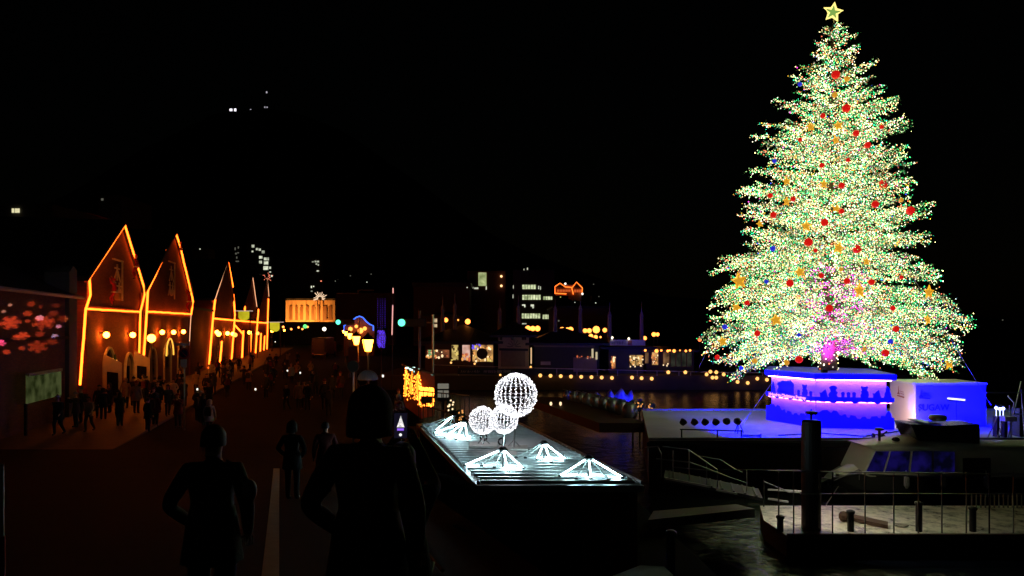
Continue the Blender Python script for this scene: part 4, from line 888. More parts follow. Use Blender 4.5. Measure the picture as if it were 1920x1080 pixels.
# ------------------------------------------------------------------ hut in front with lit roof
Hz = 1.5; y0h, y1h = 16.5, 26.8
A0 = Vector((wx(905, y0h), y0h, Hz)); B0 = Vector((wx(1195, y0h), y0h, Hz)); d_h = Vector((-.257, 1, 0)); Lh = y1h - y0h
A1 = A0 + d_h * Lh; B1 = B0 + d_h * Lh
hut = thing('quay_hut', 'long flat-roofed red hut carrying the snowball lights', 'hut', (A0 + B0) / 2 - Vector((0, 0, Hz + .6)))
MB().prism([A0 - Vector((0, 0, .15)), B0 - Vector((0, 0, .15)), Vector((B0.x, B0.y, -.6)), Vector((A0.x, A0.y, -.6))], d_h * Lh).build('wall', mat('hut_cladding', (.16, .035, .025), .75, var=.35, scale=2), hut)
MB().prism([A0 - Vector((.12, .12, .15)), B0 + Vector((.12, -.12, -.15)), B0 + Vector((.12, -.12, 0)), A0 + Vector((-.12, -.12, 0))], d_h * (Lh + .24)).build('roof', mat('roof_sheet', (.66, .70, .71), .30, .35, var=.25, scale=1.5), hut)
mr = mat('roof_rib_metal', (.62, .66, .68), .35, .35, var=.2); rib = None
for i in range(27):
    f_ = (i + .5) / 27; a = A0 + d_h * Lh * f_; c = B0 + d_h * Lh * f_
    b = MB(); b.prism([a + Vector((0, -.075, 0)), a + Vector((0, -.04, .06)), a + Vector((0, .04, .06)), a + Vector((0, .075, 0))], c - a)
    b.build('roof_rib', mr, hut)
MB().tube([A0 + Vector((-.1, 0, .04)), A0 + Vector((-.1, .3, .04))], .04).tube([B0 + Vector((.1, 0, .04)), B1 + Vector((.1, 0, .04))], .04).build('edge_trim', M_dark, hut)
def roofp(px, py): return gr(px, py, Hz)
b = MB()
for i in range(20): a = A0 + d_h * Lh * (i + .5) / 20; b.bar(a + Vector((-.03, 0, -.15)), Vector((a.x - .03, a.y, -.6)), .05)
b.build('batten', mat('batten', (.10, .03, .02), .8), hut)
# LED cones
M_led = glow('led_cold', (40, 64, 67), 1.0); M_led_off = mat('tube_plastic', (.55, .62, .62), .3)
def cone(apex_px, feet, Zh, label, dead=()):
    foot = [gr(x, y, Hz + .07) for x, y in feet]; cen = sum(foot, Vector((0, 0, 0))) / len(foot)
    ap = at(*apex_px, cen.y + .35); t = thing('led_cone', label, 'light ornament', (cen.x, cen.y, Hz), 'cold white LED tube cones on the hut roof')
    MB().lathe(ap - Vector((0, 0, .06)), [(.09, 0), (.13, .05), (.06, .12)], 10).build('hub', M_dark, t)
    for i, f_ in enumerate(foot):
        m_ = M_led_off if i in dead else M_led
        MB().tube([ap + (f_ - ap) * .12, f_], .0145 if i not in dead else .012, 6).build('led_tube', m_, t)
        MB().box(f_, (.08, .08, .04)).build('foot', M_dark, t)
    b = MB(); b.tube([(ap.x, ap.y, Hz), ap], .02, 5); b.build('stem', M_dark, t)
cone((943, 842), [(872, 872), (903, 873), (927, 876), (953, 884), (981, 878)], 1, 'LED cone left of centre, nearest the front eave of the hut', dead=(1, 2))
cone((1020, 830), [(968, 857), (985, 858), (1007, 861), (1033, 866), (1060, 861)], 1, 'LED cone in the middle of the hut roof, below the largest snowball', dead=(0, 1))
cone((1104, 858), [(1050, 892), (1080, 897), (1108, 897), (1141, 898), (1167, 895)], 1, 'LED cone at the right front corner of the hut roof', dead=(1, 3))
cone((872, 790), [(815, 812), (835, 820), (855, 823), (877, 826)], 1, 'LED cone left of the smallest snowball', dead=())
cone((852, 778), [(790, 800), (800, 804), (817, 807), (838, 806)], 1, 'farthest LED cone at the back left corner of the hut roof', dead=(0, 1, 3))
# snowballs
M_ice = glow('snowball_bulb', (3.0, 2.95, 3.1), 1.0); M_frame = mat('white_wire', (.8, .8, .85), .4)
def snowball(px, py, r_px, Y, footpx, label):
    c = at(px, py, Y); r = r_px / F * Y; t = thing('snowball_light', label, 'light ornament', (c.x, Y, Hz), 'white wire ball lights on the hut roof')
    b = MB()
    for k in range(12):
        a = PI * k / 12; b.tube([c + Vector((r * math.sin(s) * math.cos(a), r * math.sin(s) * math.sin(a), r * math.cos(s))) for s in [2 * PI * i / 24 for i in range(24)]], .008, 4, closed=True)
    for zf in (-.5, 0, .5): rr = r * math.sqrt(1 - zf * zf); b.tube([c + Vector((rr * math.cos(s), rr * math.sin(s), r * zf)) for s in [2 * PI * i / 24 for i in range(24)]], .008, 4, closed=True)
    b.build('wire_frame', M_frame, t)
    b = MB(); n = int(900 * (r / .5) ** 1.2)
    for k in range(12):
        m_ = n // 12
        for i in range(m_):
            s = 2 * PI * (i + random.random()) / m_; a = PI * k / 12 + random.gauss(0, .03); rr = r * (1 + random.uniform(-.02, .09))
            p = c + Vector((rr * math.sin(s) * math.cos(a), rr * math.sin(s) * math.sin(a), rr * math.cos(s))); b.ball(p, random.uniform(.010, .016), 4, 3)
    b.build('fairy_light', M_ice, t, kind='stuff')
    foot = Vector((wx(footpx, Y), Y, Hz)); b = MB(); b.tube([foot, Vector((c.x, Y, c.z - r))], .03)
    for k in range(3): a = 2 * PI * k / 3 + .4; b.tube([foot + Vector((0, 0, .3)), foot + Vector((.28 * math.cos(a), .28 * math.sin(a), .03))], .015, 5)
    b.build('stand', M_steel, t)
    MB().box(foot + Vector((0, 0, .085)), (.8, .7, .05)).build('base_plate', M_white, t)
snowball(967, 741, 38, 21.0, 963, 'largest white snowball light, highest on the hut roof')
snowball(945, 786, 25, 20.0, 941, 'middle white snowball light partly behind the others')
snowball(905, 788, 24, 21.5, 906, 'smallest white snowball light, left of the three')
for px, py, lb in ((907, 826, 'left'), (941, 835, 'right')):
    p = gr(px, py, Hz + .07); b = MB(); b.tube([p + Vector((.1 * math.cos(a), .0, .11 + .1 * math.sin(a))) for a in [2 * PI * i / 14 for i in range(14)]], .028, 6, closed=True)
    t = thing('cable_coil', 'black coiled cable on the roof, %s one of two' % lb, 'cable', p, 'cable coils on the hut roof'); b.build('coil', M_black, t)

# ------------------------------------------------------------------ barge with the great tree
DZ = .3
dk = [(5.7, 30.8), (32, 30.8), (32, 42), (7.4, 42)]
bg_ = thing('barge', 'flat steel barge carrying the giant christmas tree', 'barge', (16, 36, -1.5))
MB().prism([(x, y, DZ - .02) for x, y in dk], (0, 0, -2.2)).build('hull', M_hull, bg_)
MB().prism([(x, y, DZ) for x, y in dk], (0, 0, -.018)).build('deck', mat('deck_paint', (.60, .62, .66), .55, var=.25, scale=.8, bump=.15), bg_)
MB().bar((5.6, 30.74, .16), (32, 30.74, .16), .10, .16).bar((5.6, 30.70, -.05), (32, 30.70, -.05), .08, .1).build('rubbing_strake', M_black, bg_)
MB().bar((5.7, 30.9, DZ + .05), (32, 30.9, DZ + .05), .07, .1).bar((7.4, 41.9, DZ + .05), (32, 41.9, DZ + .05), .07, .1).build('coaming', mat('coaming', (.3, .3, .3), .5), bg_)
for px, lb in ((1232, ''), (1265, ''), (1325, '')):
    pass
TX, TY = 15.95, 37.3; PZ = 2.85
PL = [Vector((12.95, 37.7, 0)), Vector((14.2, 34.7, 0)), Vector((17.6, 34.05, 0)), Vector((18.55, 38.6, 0)), Vector((14.4, 41.2, 0))]
pd = thing('tree_pedestal', 'angular blue-lit pedestal with cut-out toy silhouettes under the great tree', 'pedestal', (TX, TY, DZ))
cen = sum(PL, Vector((0, 0, 0))) / 5
inner = [cen + (p - cen) * .90 for p in PL]
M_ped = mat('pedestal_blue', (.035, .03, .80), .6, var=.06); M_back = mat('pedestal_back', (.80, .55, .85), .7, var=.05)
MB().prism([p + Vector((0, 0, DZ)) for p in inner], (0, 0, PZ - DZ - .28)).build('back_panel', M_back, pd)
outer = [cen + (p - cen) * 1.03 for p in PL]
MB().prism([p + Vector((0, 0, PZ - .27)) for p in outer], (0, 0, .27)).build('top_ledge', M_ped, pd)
def face_panel(A, B, poly, name, parent=pd, th=.04, off=0.0):
    u = (B - A).normalized(); n = Vector((u.y, -u.x, 0)); W_ = (B - A).length
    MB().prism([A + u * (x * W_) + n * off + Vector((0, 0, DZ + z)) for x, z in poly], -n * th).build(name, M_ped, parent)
def bump(x, pts): return [(x + a, b_) for a, b_ in pts]
bear = [(-.045, 0), (-.05, .12), (-.035, .2), (-.045, .28), (-.03, .33), (-.04, .42), (-.045, .5), (-.03, .53), (-.02, .49), (.02, .49), (.03, .53), (.045, .5), (.04, .42), (.03, .33), (.05, .26), (.055, .12), (.045, 0)]
doll = [(-.05, 0), (-.06, .12), (-.045, .2), (-.03, .26), (-.04, .38), (-.055, .42), (-.035, .5), (0, .54), (.035, .5), (.055, .42), (.035, .36), (.035, .3), (.06, .22), (.045, .1), (.06, 0)]
peg = [(-.02, 0), (-.02, .12), (-.025, .16), (-.018, .22), (0, .25), (.018, .22), (.025, .16), (.02, .12), (.02, 0)]
santa = [(-.05, 0), (-.05, .12), (-.06, .2), (-.03, .2), (-.01, .28), (.02, .36), (.03, .24), (.04, .1), (.05, 0)]
tree_ = [(-.05, 0), (-.035, .15), (-.042, .15), (-.02, .35), (-.025, .35), (0, .56), (.025, .35), (.02, .35), (.042, .15), (.035, .15), (.05, 0)]
def wave(z, amp, n=24, ph=0):   return [(i / n, z + amp * math.sin(i * 1.9 + ph) + amp * .5 * math.sin(i * .9 + ph)) for i in range(n + 1)]
def shelf(A, B, figs, wy):
    top = 1.45; poly = [(0, top)]
    for x, f in figs: poly += [(x + a, top + z) for a, z in f]
    poly += [(1, top)] + list(reversed(wave(wy, .05)))
    face_panel(A, B, poly, 'shelf_panel')
    low = .52; pl = [(0, 0), (1, 0), (1, low)]
    sk = [(.97, low + .02), (.96, low + .2), (.93, low + .34), (.9, low + .18), (.89, low + .08), (.84, low + .1), (.83, low - .02), (.80, low), (.79, low + .08), (.72, low + .06), (.7, low - .06), (.66, low - .04), (.64, low + .04), (.6, low + .02), (.58, low - .08), (.54, low - .06), (.52, low + .06), (.46, low + .1), (.44, low - .03), (.41, low), (.39, low + .14), (.34, low + .06), (.32, low + .1), (.28, low + .28), (.24, low + .3), (.21, low + .18), (.16, low + .32), (.1, low + .3), (.06, low + .2), (0, low + .22)]
    face_panel(A, B, pl + sk, 'skyline_panel')
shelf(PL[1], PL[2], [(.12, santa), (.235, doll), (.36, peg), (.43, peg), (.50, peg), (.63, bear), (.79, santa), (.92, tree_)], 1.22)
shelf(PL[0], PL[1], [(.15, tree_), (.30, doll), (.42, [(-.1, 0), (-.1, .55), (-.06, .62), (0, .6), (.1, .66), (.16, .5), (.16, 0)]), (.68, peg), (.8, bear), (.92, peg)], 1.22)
M_strip = glow('led_pink', (16, 6.0, 13), 1.0); M_strip2 = glow('led_pink_low', (9, 2.2, 8), 1.0)
for (A, B) in ((PL[0], PL[1]), (PL[1], PL[2])):
    u = (B - A).normalized(); n = Vector((u.y, -u.x, 0))
    MB().bar(A + u * .1 - n * .07 + Vector((0, 0, PZ - .31)), B - u * .1 - n * .07 + Vector((0, 0, PZ - .31)), .035).build('led_strip', M_strip, pd)
    MB().bar(A + u * .1 - n * .09 + Vector((0, 0, DZ + 1.2)), B - u * .1 - n * .09 + Vector((0, 0, DZ + 1.2)), .03).build('led_strip', M_strip2, pd)
u = (PL[1] - PL[0]).normalized(); n = Vector((u.y, -u.x, 0))
text('lettering', 'Hakodate Christmas Fantasy', PL[0] + u * .25 + n * .06 + Vector((0, 0, DZ + 1.27)), u, (0, 0, 1), .215, glow('letter_pink', (1.3, .45, 1.2), 1), pd, bold=.012)
# white cabin / container
Cc = Vector((18.95, 34.75, DZ)); Cr = Vector((22.4, 34.95, DZ)); Cb = Vector((19.1, 37.4, DZ))
ct = thing('container', 'white cabin container lit pink on its end and deep blue along its front', 'container', Cc)
hC = 2.0
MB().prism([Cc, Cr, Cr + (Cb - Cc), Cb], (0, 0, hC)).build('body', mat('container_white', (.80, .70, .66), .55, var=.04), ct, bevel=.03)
MB().prism([Cc + Vector((.02, -.012, .03)), Cr + Vector((-.02, -.012, .03)), Cr + Vector((-.02, -.012, hC - .03)), Cc + Vector((.02, -.012, hC - .03))], (0, .01, 0)).build('front_blue_wash', mat('blue_light_tint', (.20, .18, .70), .5, var=.04), ct)  # sheet added over the white front, blue floodlight put into its colour
MB().prism([Cc + Vector((-.05, -.05, hC)), Cr + Vector((.05, -.05, hC)), Cr + (Cb - Cc) + Vector((.05, .05, hC)), Cb + Vector((-.05, .05, hC))], (0, 0, .08)).build('roof', M_white, ct)
uf = (Cr - Cc).normalized(); nf = Vector((uf.y, -uf.x, 0)); us = (Cc - Cb).normalized(); ns = Vector((us.y, -us.x, 0))
M_let = mat('letter_grey', (.03, .02, .10), .6); M_rust = mat('logo_rust', (.42, .14, .08), .6)
text('lettering', 'SUGAW', Cc + uf * .12 + nf * .025 + Vector((0, 0, .80)), uf, (0, 0, 1), .42, M_let, ct, bold=.008)
def logo(o, u, n, m, s=1.0):
    P = lambda x, z: o + u * x * s + n * .025 + Vector((0, 0, z * s)); b = MB()
    b.prism([P(0, 0), P(.1, .08), P(.13, .34), P(.17, .08), P(.25, .0)], n * .01); b.bar(P(.22, .14), P(.55, .12), .02); b.bar(P(.25, .06), P(.58, .03), .02); b.bar(P(.05, -.06), P(.58, -.09), .05)
    b.build('logo', m, ct)
logo(Cc + uf * .12 + Vector((0, 0, 1.45)), uf, nf, M_let); logo(Cb + us * .85 + Vector((0, 0, 1.42)), us, ns, M_rust, 1.2)
# blue floodlights
BLU = (.0, .0, 1)
def flood(x, y, z, tgt, watts, label, ang=80, size=.32, color=BLU, stand=True, grp='floodlights on the barge deck'):
    t = thing('floodlight', label, 'floodlight', (x, y, DZ), grp); p = Vector((x, y, z)); d = (Vector(tgt) - p).normalized()
    MB().lathe(p - d * .18, [(.04, 0), (size * .4, .03), (size * .5, .16), (size * .52, .2)], 14, d).build('housing', M_black, t, smooth=True)
    MB().lathe(p + d * .022, [(.0001, 0), (size * .46, .0), (size * .46, .005), (.0001, .006)], 14, d).build('lens', glow('blue_lens', (.35, .45, 6), 1) if watts else M_glass_dark, t)
    if stand: MB().tube([(x, y, DZ), (x, y, z - size * .4)], .025).tube([(x - size * .55, y, z), (x - size * .55, y, z - size * .55), (x + size * .55, y, z - size * .55), (x + size * .55, y, z)], .015).build('stand', M_dark, t)
    if watts: spot('beam', p + d * .06, tgt, watts, color, ang, .6, .1, t)
    return t
st = thing('lamp_bar', 'low black bar carrying six round floodlights on the left deck', 'stand', (9.2, 31.3, DZ))
b = MB(); b.bar(at(1275, 805, 31.3), at(1392, 808, 31.3), .05); b.build('bar', M_dark, st)
b = MB()
for px in (1278, 1345, 1390): q = at(px, 806, 31.3); MB().bar((q.x, q.y, DZ), q, .05).build('leg', M_dark, st)
for i, px in enumerate((1282, 1303, 1323, 1343, 1363, 1383)):
    q = at(px, 790, 31.3); flood(q.x, q.y, q.z, (12.0, 34.2, .3) if i > 3 else (TX, TY, 9), [0, 0, 0, 0, 6000, 6000][i], 'round black floodlight %s from the left on the low bar' % ORD[i], 115, .30, stand=False)
flood(wx(1522, 31.4), 31.4, .62, (16.0, 34.6, .9), 5200, 'assumed blue floodlight on the deck edge behind the dark pile', 135, .25)  # assumed source, hidden by the pile, for the blue on the pedestal
flood(21.75, 33.2, 1.42, (19.8, 34.8, 1.2), 2200, 'bright blue floodlight on a stand at the right, left of its pair', 120, .22)
flood(22.0, 33.25, 1.42, (22.2, 34.9, 1.1), 1500, 'bright blue floodlight on a stand at the right, right of its pair', 120, .22)
flood(19.2, 31.6, .62, (20.8, 34.9, 1.3), 4200, 'assumed blue floodlight low on the deck before the white container', 95, .25)  # assumed source for the blue light on the container
for i, (px, py) in enumerate(((1868, 765), (1875, 767), (1881, 766))):
    q = at(px, py, 32.4); MBq = MB().ball(q, .07, 8, 5).tube([(q.x, q.y, DZ), q], .012, 5); tag(MBq.build('lamp', glow('white_blue', (2.5, 2.8, 6), 1)), 'tiny white-blue lamp glowing right of the container, %s of three' % ORD[i], 'lamp', 'tiny white-blue lamps right of the container')
wl = thing('floodlight', 'assumed small warm lamp between the pedestal and the white container end', 'floodlight', (17.95, 34.2, DZ), 'floodlights on the barge deck')  # lamp assumed, put in to brighten the container end
MB().box((17.95, 34.3, DZ + .1), (.16, .2, .16)).build('housing', M_black, wl)
spot('beam', (17.95, 34.3, DZ + .3), (19.05, 36.4, 1.3), 200, (1, .66, .55), 125, .8, .1, wl)
# violet light at the trunk, from an assumed uplight
vt = thing('floodlight', 'assumed violet uplight on the pedestal at the foot of the trunk', 'floodlight', (14.9, 35.2, PZ)); MB().box((14.9, 35.3, PZ + .08), (.25, .2, .16)).build('housing', M_black, vt)
spot('beam', (14.9, 35.2, PZ + .25), (15.9, 37.2, 5.2), 5000, (.55, .04, 1), 80, .7, .1, vt)
spot('beam', (16.6, 35.0, PZ + .25), (16.2, 37.2, 6.0), 4000, (1, .05, .45), 70, .7, .1, vt)
spot('beam', (13.6, 32.2, DZ + .6), (15.8, 36, 3.2), 0.001, BLU, 60, .6, .1, vt)
# cables and deck clutter
b = MB(); q = gr(1385, 812, DZ + .02)
t = thing('tripod', 'small dark tripod standing on the left deck', 'tripod', q)
for k in range(3): a = 2 * PI * k / 3; MB().tube([q + Vector((0, 0, .5)), q + Vector((.22 * math.cos(a), .22 * math.sin(a), 0))], .02, 5).build('leg', M_dark, t)
MB().box(q + Vector((0, 0, .55)), (.25, .12, .1)).build('head', M_dark, t)
b = MB(); q = gr(1410, 820, DZ + .03); b.tube([q + Vector((.4 * math.cos(a), .14 * math.sin(a), .01 * a)) for a in [PI * i / 8 for i in range(34)]], .02, 5); tag(b.build('cable', M_black), 'black coil of cable lying on the left deck', 'cable')
b = MB(); b.tube([gr(1460, 816, DZ + .03), gr(1540, 812, DZ + .03), gr(1620, 818, DZ + .03), gr(1700, 806, DZ + .03)], .025, 5); tag(b.build('mooring_line', M_black), 'long dark line lying along the deck before the pedestal', 'rope')
b = MB(); q = gr(1645, 822, DZ + .03)
for k in range(7): b.ball(q + Vector((random.uniform(-.3, .3), random.uniform(-.1, .1), random.uniform(.02, .14))), .09, 6, 4)
b.bar(q, q + Vector((.4, 0, .3)), .05); tag(b.build('cleat', M_black), 'dark heap of mooring gear on the deck edge left of the bollard', 'mooring gear')
# guy wires
for a, c, lb in ((at(1400, 500, 37), at(1310, 690, 38), 'thin guy wire left of the great tree'), (at(1700, 500, 37), at(1858, 760, 34), 'thin guy wire right of the great tree'), (at(1460, 700, 36), at(1385, 805, 32), 'thin stay from the great tree down to the left deck')):
    tag(MB().tube([a, c], .012, 5).build('guy_wire', mat('wire', (.25, .2, .25), .5)), lb, 'wire')
# ------------------------------------------------------------------ the great tree
S_ = TY / F
prof = [(36, 8, 9), (42, 15, 17), (60, 26, 30), (80, 36, 42), (100, 44, 52), (120, 58, 66), (145, 72, 66), (170, 80, 96), (200, 106, 104), (232, 130, 130), (260, 142, 130), (290, 134, 136), (320, 150, 140), (355, 165, 140), (385, 166, 176), (430, 164, 182), (460, 168, 172), (480, 190, 162), (520, 222, 190), (575, 226, 214), (610, 232, 250), (640, 246, 242), (680, 225, 236), (700, 188, 215)]
def prad(py, phi):
    for (a, la, ra), (c, lc, rc) in zip(prof, prof[1:]):
        if a <= py <= c: f_ = (py - a) / (c - a); l_, r_ = la + (lc - la) * f_, ra + (rc - ra) * f_; break
    else: l_, r_ = (8, 8) if py < 36 else (180, 200)
    w = .5 + .5 * math.cos(phi); return (l_ * (1 - w) + r_ * w) * S_
def trunkx(py): return TX + (1562 - 1552) * S_ * (700 - py) / 700
boughs = []; ga = 2.39996; random.seed(11)
NB = 300
for i in range(NB):
    f_ = (i + .5) / NB; py = 40 + (690 - 40) * f_ ** .84; phi = i * ga
    Rr_ = prad(min(700, py), phi) * random.uniform(.64, .96)
    if 400 < py < 690 and math.sin(phi) < -.8 and random.random() < .6: Rr_ *= .62
    z0 = wz(py, TY); rise = (.32 if py < 250 else .12 if py < 480 else -.10) + random.uniform(-.08, .12)
    base = Vector((trunkx(py), TY, z0 - rise * Rr_ * (.9 if rise > 0 else .2))); base.z = max(base.z, PZ + .9 + (0.25 * random.random()))
    tip = Vector((base.x + Rr_ * math.cos(phi), base.y + Rr_ * math.sin(phi), max(z0 + random.uniform(-.15, .15), PZ + .25)))
    if abs(math.cos(phi)) < .5 and math.sin(phi) < 0: base.z = max(base.z, PZ + 1.9); tip.z = max(tip.z, PZ + 1.75)
    boughs.append((base, tip, .05 * Rr_ * (1 if py > 450 else -.4)))
TIPS = [(1585, 52, 60), (1606, 66, 75), (1612, 88, 105), (1537, 88, 105), (1532, 104, 118), (1645, 114, 160), (1655, 160, 188), (1683, 183, 215), (1680, 190, 222), (1703, 228, 255), (1702, 240, 262), (1485, 142, 168), (1499, 124, 140), (1492, 152, 175), (1450, 187, 214), (1413, 256, 268), (1430, 232, 255), (1426, 286, 300), (1407, 318, 330), (1388, 354, 362), (1382, 358, 380), (1390, 405, 412), (1396, 430, 440), (1352, 486, 470), (1360, 500, 520), (1335, 513, 535), (1333, 575, 572), (1345, 550, 556), (1334, 600, 610), (1315, 632, 622), (1322, 660, 640), (1340, 682, 650), (1372, 712, 640), (1385, 700, 650),
        (1695, 285, 305), (1709, 308, 320), (1704, 335, 350), (1706, 355, 370), (1748, 382, 415), (1742, 400, 425), (1740, 440, 450), (1742, 450, 465), (1722, 480, 470), (1756, 508, 525), (1765, 525, 540), (1775, 560, 575), (1780, 570, 585), (1818, 603, 615), (1815, 618, 622), (1812, 600, 630), (1800, 655, 650), (1798, 682, 655), (1785, 690, 660), (1742, 716, 640), (1752, 705, 650), (1727, 700, 655), (1640, 690, 650), (1460, 690, 650), (1420, 690, 645)]
for px, py, pb in TIPS:
    Yt = TY + random.uniform(-.9, .5); tip = at(px, py, Yt); tip = Vector((tip.x, tip.y, max(tip.z, DZ + 1.9)))
    boughs.append((Vector((trunkx(pb), TY, wz(pb, TY))), tip, .0 if py < 500 else .09 * (tip - Vector((TX, TY, tip.z))).length))
bulbs = []; tw = []; wood = MB()
for base, tip, arch_ in boughs:
    d = tip - base; L = d.length; hd = Vector((d.x, d.y, 0)).normalized() if L > .1 else Vector((1, 0, 0)); side = Vector((-hd.y, hd.x, 0)); dn = d.normalized()
    def BP(t_): p = base + d * t_; p.z += arch_ * math.sin(PI * t_) * 1.2; return p
    wood.tube([BP(t_) for t_ in (0, .35, .7, 1)], .012 + .018 * L / 4, 4, .006, caps=False)
    n = max(5, int(L / .145)); 
    for k in range(n):
        t_ = .10 + .90 * (k + random.random() * .6) / n; p = BP(t_); env = min(1.0, .35 + 1.6 * t_) * (1.02 - t_) ** .40
        for s in (-1, 1, 0):
            if s == 0 and random.random() < .35: continue
            ln = (.22 + .27 * L * env * .55) * random.uniform(.6, 1.15); ln = min(ln, 1.05)
            dr = dn * random.uniform(.55, .95) + side * s * random.uniform(.5, .9) + Vector((0, 0, random.uniform(-.75, .55) + (.35 if s == 0 else 0)))
            if s == 0: ln *= .45
            dr.normalize(); tw.append((p, dr, ln, t_))
crn = []
tree_w = 0
for p, dr, ln, t_ in tw:
    m_ = max(2, int(ln / .105))
    for k in range(m_):
        pe = p + dr * ln
        if pe.z < PZ + 1.45 and abs(pe.x - TX) < .85 and pe.y < TY: continue
        u_ = (k + .5 + random.uniform(-.3, .3)) / m_; q = p + dr * ln * u_
        bulbs.append((q.x + random.gauss(0, .025), q.y + random.gauss(0, .025), q.z + random.gauss(0, .025) - .05 * u_ * ln))
NBULB = len(bulbs)
# trunk bulbs
for k in range(420):
    z = random.uniform(PZ, 14); a = random.random() * 2 * PI; r_ = .45 * (1 - (z - PZ) / 18); bulbs.append((trunkx(0) * 0 + TX + (z - PZ) * .012 + (r_ + .03) * math.cos(a), TY + (r_ + .03) * math.sin(a), z))
B = np.array(bulbs); NBL = len(B)
print('bulbs', NBL, 'twigs', len(tw))
# colour of each bulb, in drifts
palette = np.array([(1.3, 1.02, .42), (1.3, 1.2, .90), (.62, 1.15, .42), (.03, .75, .18), (.02, .62, .33), (1.3, .26, .12), (1.1, .60, .05), (.06, .10, 1.2), (1.5, .06, 1.0)])
Bc = np.zeros((NBL, 4)); Bc[:, 3] = 1
for i in range(NBL):
    q = Vector(bulbs[i]); g1 = noise.noise(q * .55); g2 = noise.noise(q * .9 + Vector((9, 3, 5)))
    w = np.array([.27, .17, .26, .14 + max(0, g1) * .60, .09 + max(0, -g1) * .35, .085 + max(0, g2 - .1) * .35, .03 + max(0, -g2 - .2) * .5, .004, .004])
    rad = math.hypot(q.x - TX, (q.y - TY)); 
    if q.z < 8.0 and abs(q.x - TX - .1) < 1.4 and rad < 2.8: w[8] += max(0, 3.0 * (noise.noise(q * 1.1 + Vector((3, 3, 3))) + .12)) if q.z > PZ + 1.2 else .15  # magenta floodlight on the inner boughs put into the bulb colours
    if q.z < PZ + 1.4 and rad < .7: w = np.array([.3, .6, 0, 0, 0, .1, 0, 0, 0])
    w /= w.sum(); Bc[i, :3] = palette[rng.choice(9, p=w)] * rng.uniform(.35, 1.5) * (1 + .9 * max(-.75, min(.5, noise.noise(q * 1.3 + Vector((5, 5, 1))) * 1.6)))
rad_ = rng.uniform(.014, .036, NBL); rad_[NBULB:] = .035
oct_v = np.array([(1, 0, 0), (-1, 0, 0), (0, 1, 0), (0, -1, 0), (0, 0, 1), (0, 0, -1)], float); oct_f = np.array([(0, 2, 4), (2, 1, 4), (1, 3, 4), (3, 0, 4), (2, 0, 5), (1, 2, 5), (3, 1, 5), (0, 3, 5)])
def fastmesh(name, V, Fc):
    me = bpy.data.meshes.new(name); me.vertices.add(len(V)); me.vertices.foreach_set('co', V.astype(np.float32).ravel())
    nf_, k_ = Fc.shape; me.loops.add(nf_ * k_); me.loops.foreach_set('vertex_index', Fc.astype(np.int32).ravel()); me.polygons.add(nf_)
    me.polygons.foreach_set('loop_start', np.arange(0, nf_ * k_, k_, dtype=np.int32)); me.update(calc_edges=True); me.validate(); return me
V = (B[:, None, :] + oct_v[None] * rad_[:, None, None]).reshape(-1, 3); Fc = (oct_f[None] + np.arange(NBL)[:, None, None] * 6).reshape(-1, 3)
me = fastmesh('fairy_lights', V, Fc); at_ = me.color_attributes.new('bulb_colour', 'FLOAT_COLOR', 'POINT'); at_.data.foreach_set('color', np.repeat(Bc, 6, axis=0).astype(np.float32).ravel())
m = bpy.data.materials.new('fairy_bulbs'); m.use_nodes = True; t = m.node_tree; t.nodes.clear(); o_ = t.nodes.new('ShaderNodeOutputMaterial'); e_ = t.nodes.new('ShaderNodeEmission'); a_ = t.nodes.new('ShaderNodeAttribute'); a_.attribute_name = 'bulb_colour'
t.links.new(a_.outputs['Color'], e_.inputs[0]); t.links.new(e_.outputs[0], o_.inputs[0]); e_.inputs[1].default_value = 2.95; me.materials.append(m)
tag(link('fairy_lights', me), 'tens of thousands of tiny white and green fairy lights covering the great tree', 'fairy lights', None, 'stuff')
gt = thing('christmas_tree', 'giant fir christmas tree covered in lights on the floating barge', 'christmas tree', (TX, TY, PZ))
tk = MB(); tk.tube([(TX - .02, TY, PZ - .01), (TX, TY, PZ + .5), (TX + .02, TY, PZ + 2), (TX + .1, TY, PZ + 8), (TX + .2, TY, wz(50, TY))], .48, 12, .06); tk.build('trunk', M_bark, gt, smooth=True)
wood.build('boughs', M_bark, gt, kind='stuff')
TWa = np.array([(*p, *dr, ln) for p, dr, ln, t_ in tw]); reps = np.maximum(4, (TWa[:, 6] / .05).astype(int)); idx = np.repeat(np.arange(len(tw)), reps); n = len(idx)
u_ = rng.random(n)[:, None]; P = TWa[idx, :3] + TWa[idx, 3:6] * TWa[idx, 6:7] * u_; P[:, 2] -= .05 * (u_[:, 0] * TWa[idx, 6])
rd = rng.normal(size=(n, 3)); rd /= np.linalg.norm(rd, axis=1)[:, None]; dd = TWa[idx, 3:6] * .7 + rd * .8; dd /= np.linalg.norm(dd, axis=1)[:, None]; sd = np.cross(dd, rng.normal(size=(n, 3))); sd /= np.linalg.norm(sd, axis=1)[:, None]
ll = rng.uniform(.08, .16, n)[:, None]; V = np.stack([P - sd * .018, P + sd * .018, P + dd * ll], 1).reshape(-1, 3); Fc = np.arange(n * 3).reshape(-1, 3)
me = fastmesh('crown', V, Fc); me.materials.append(M_needle); link('crown', me, gt, kind='stuff'); print('needles', n)
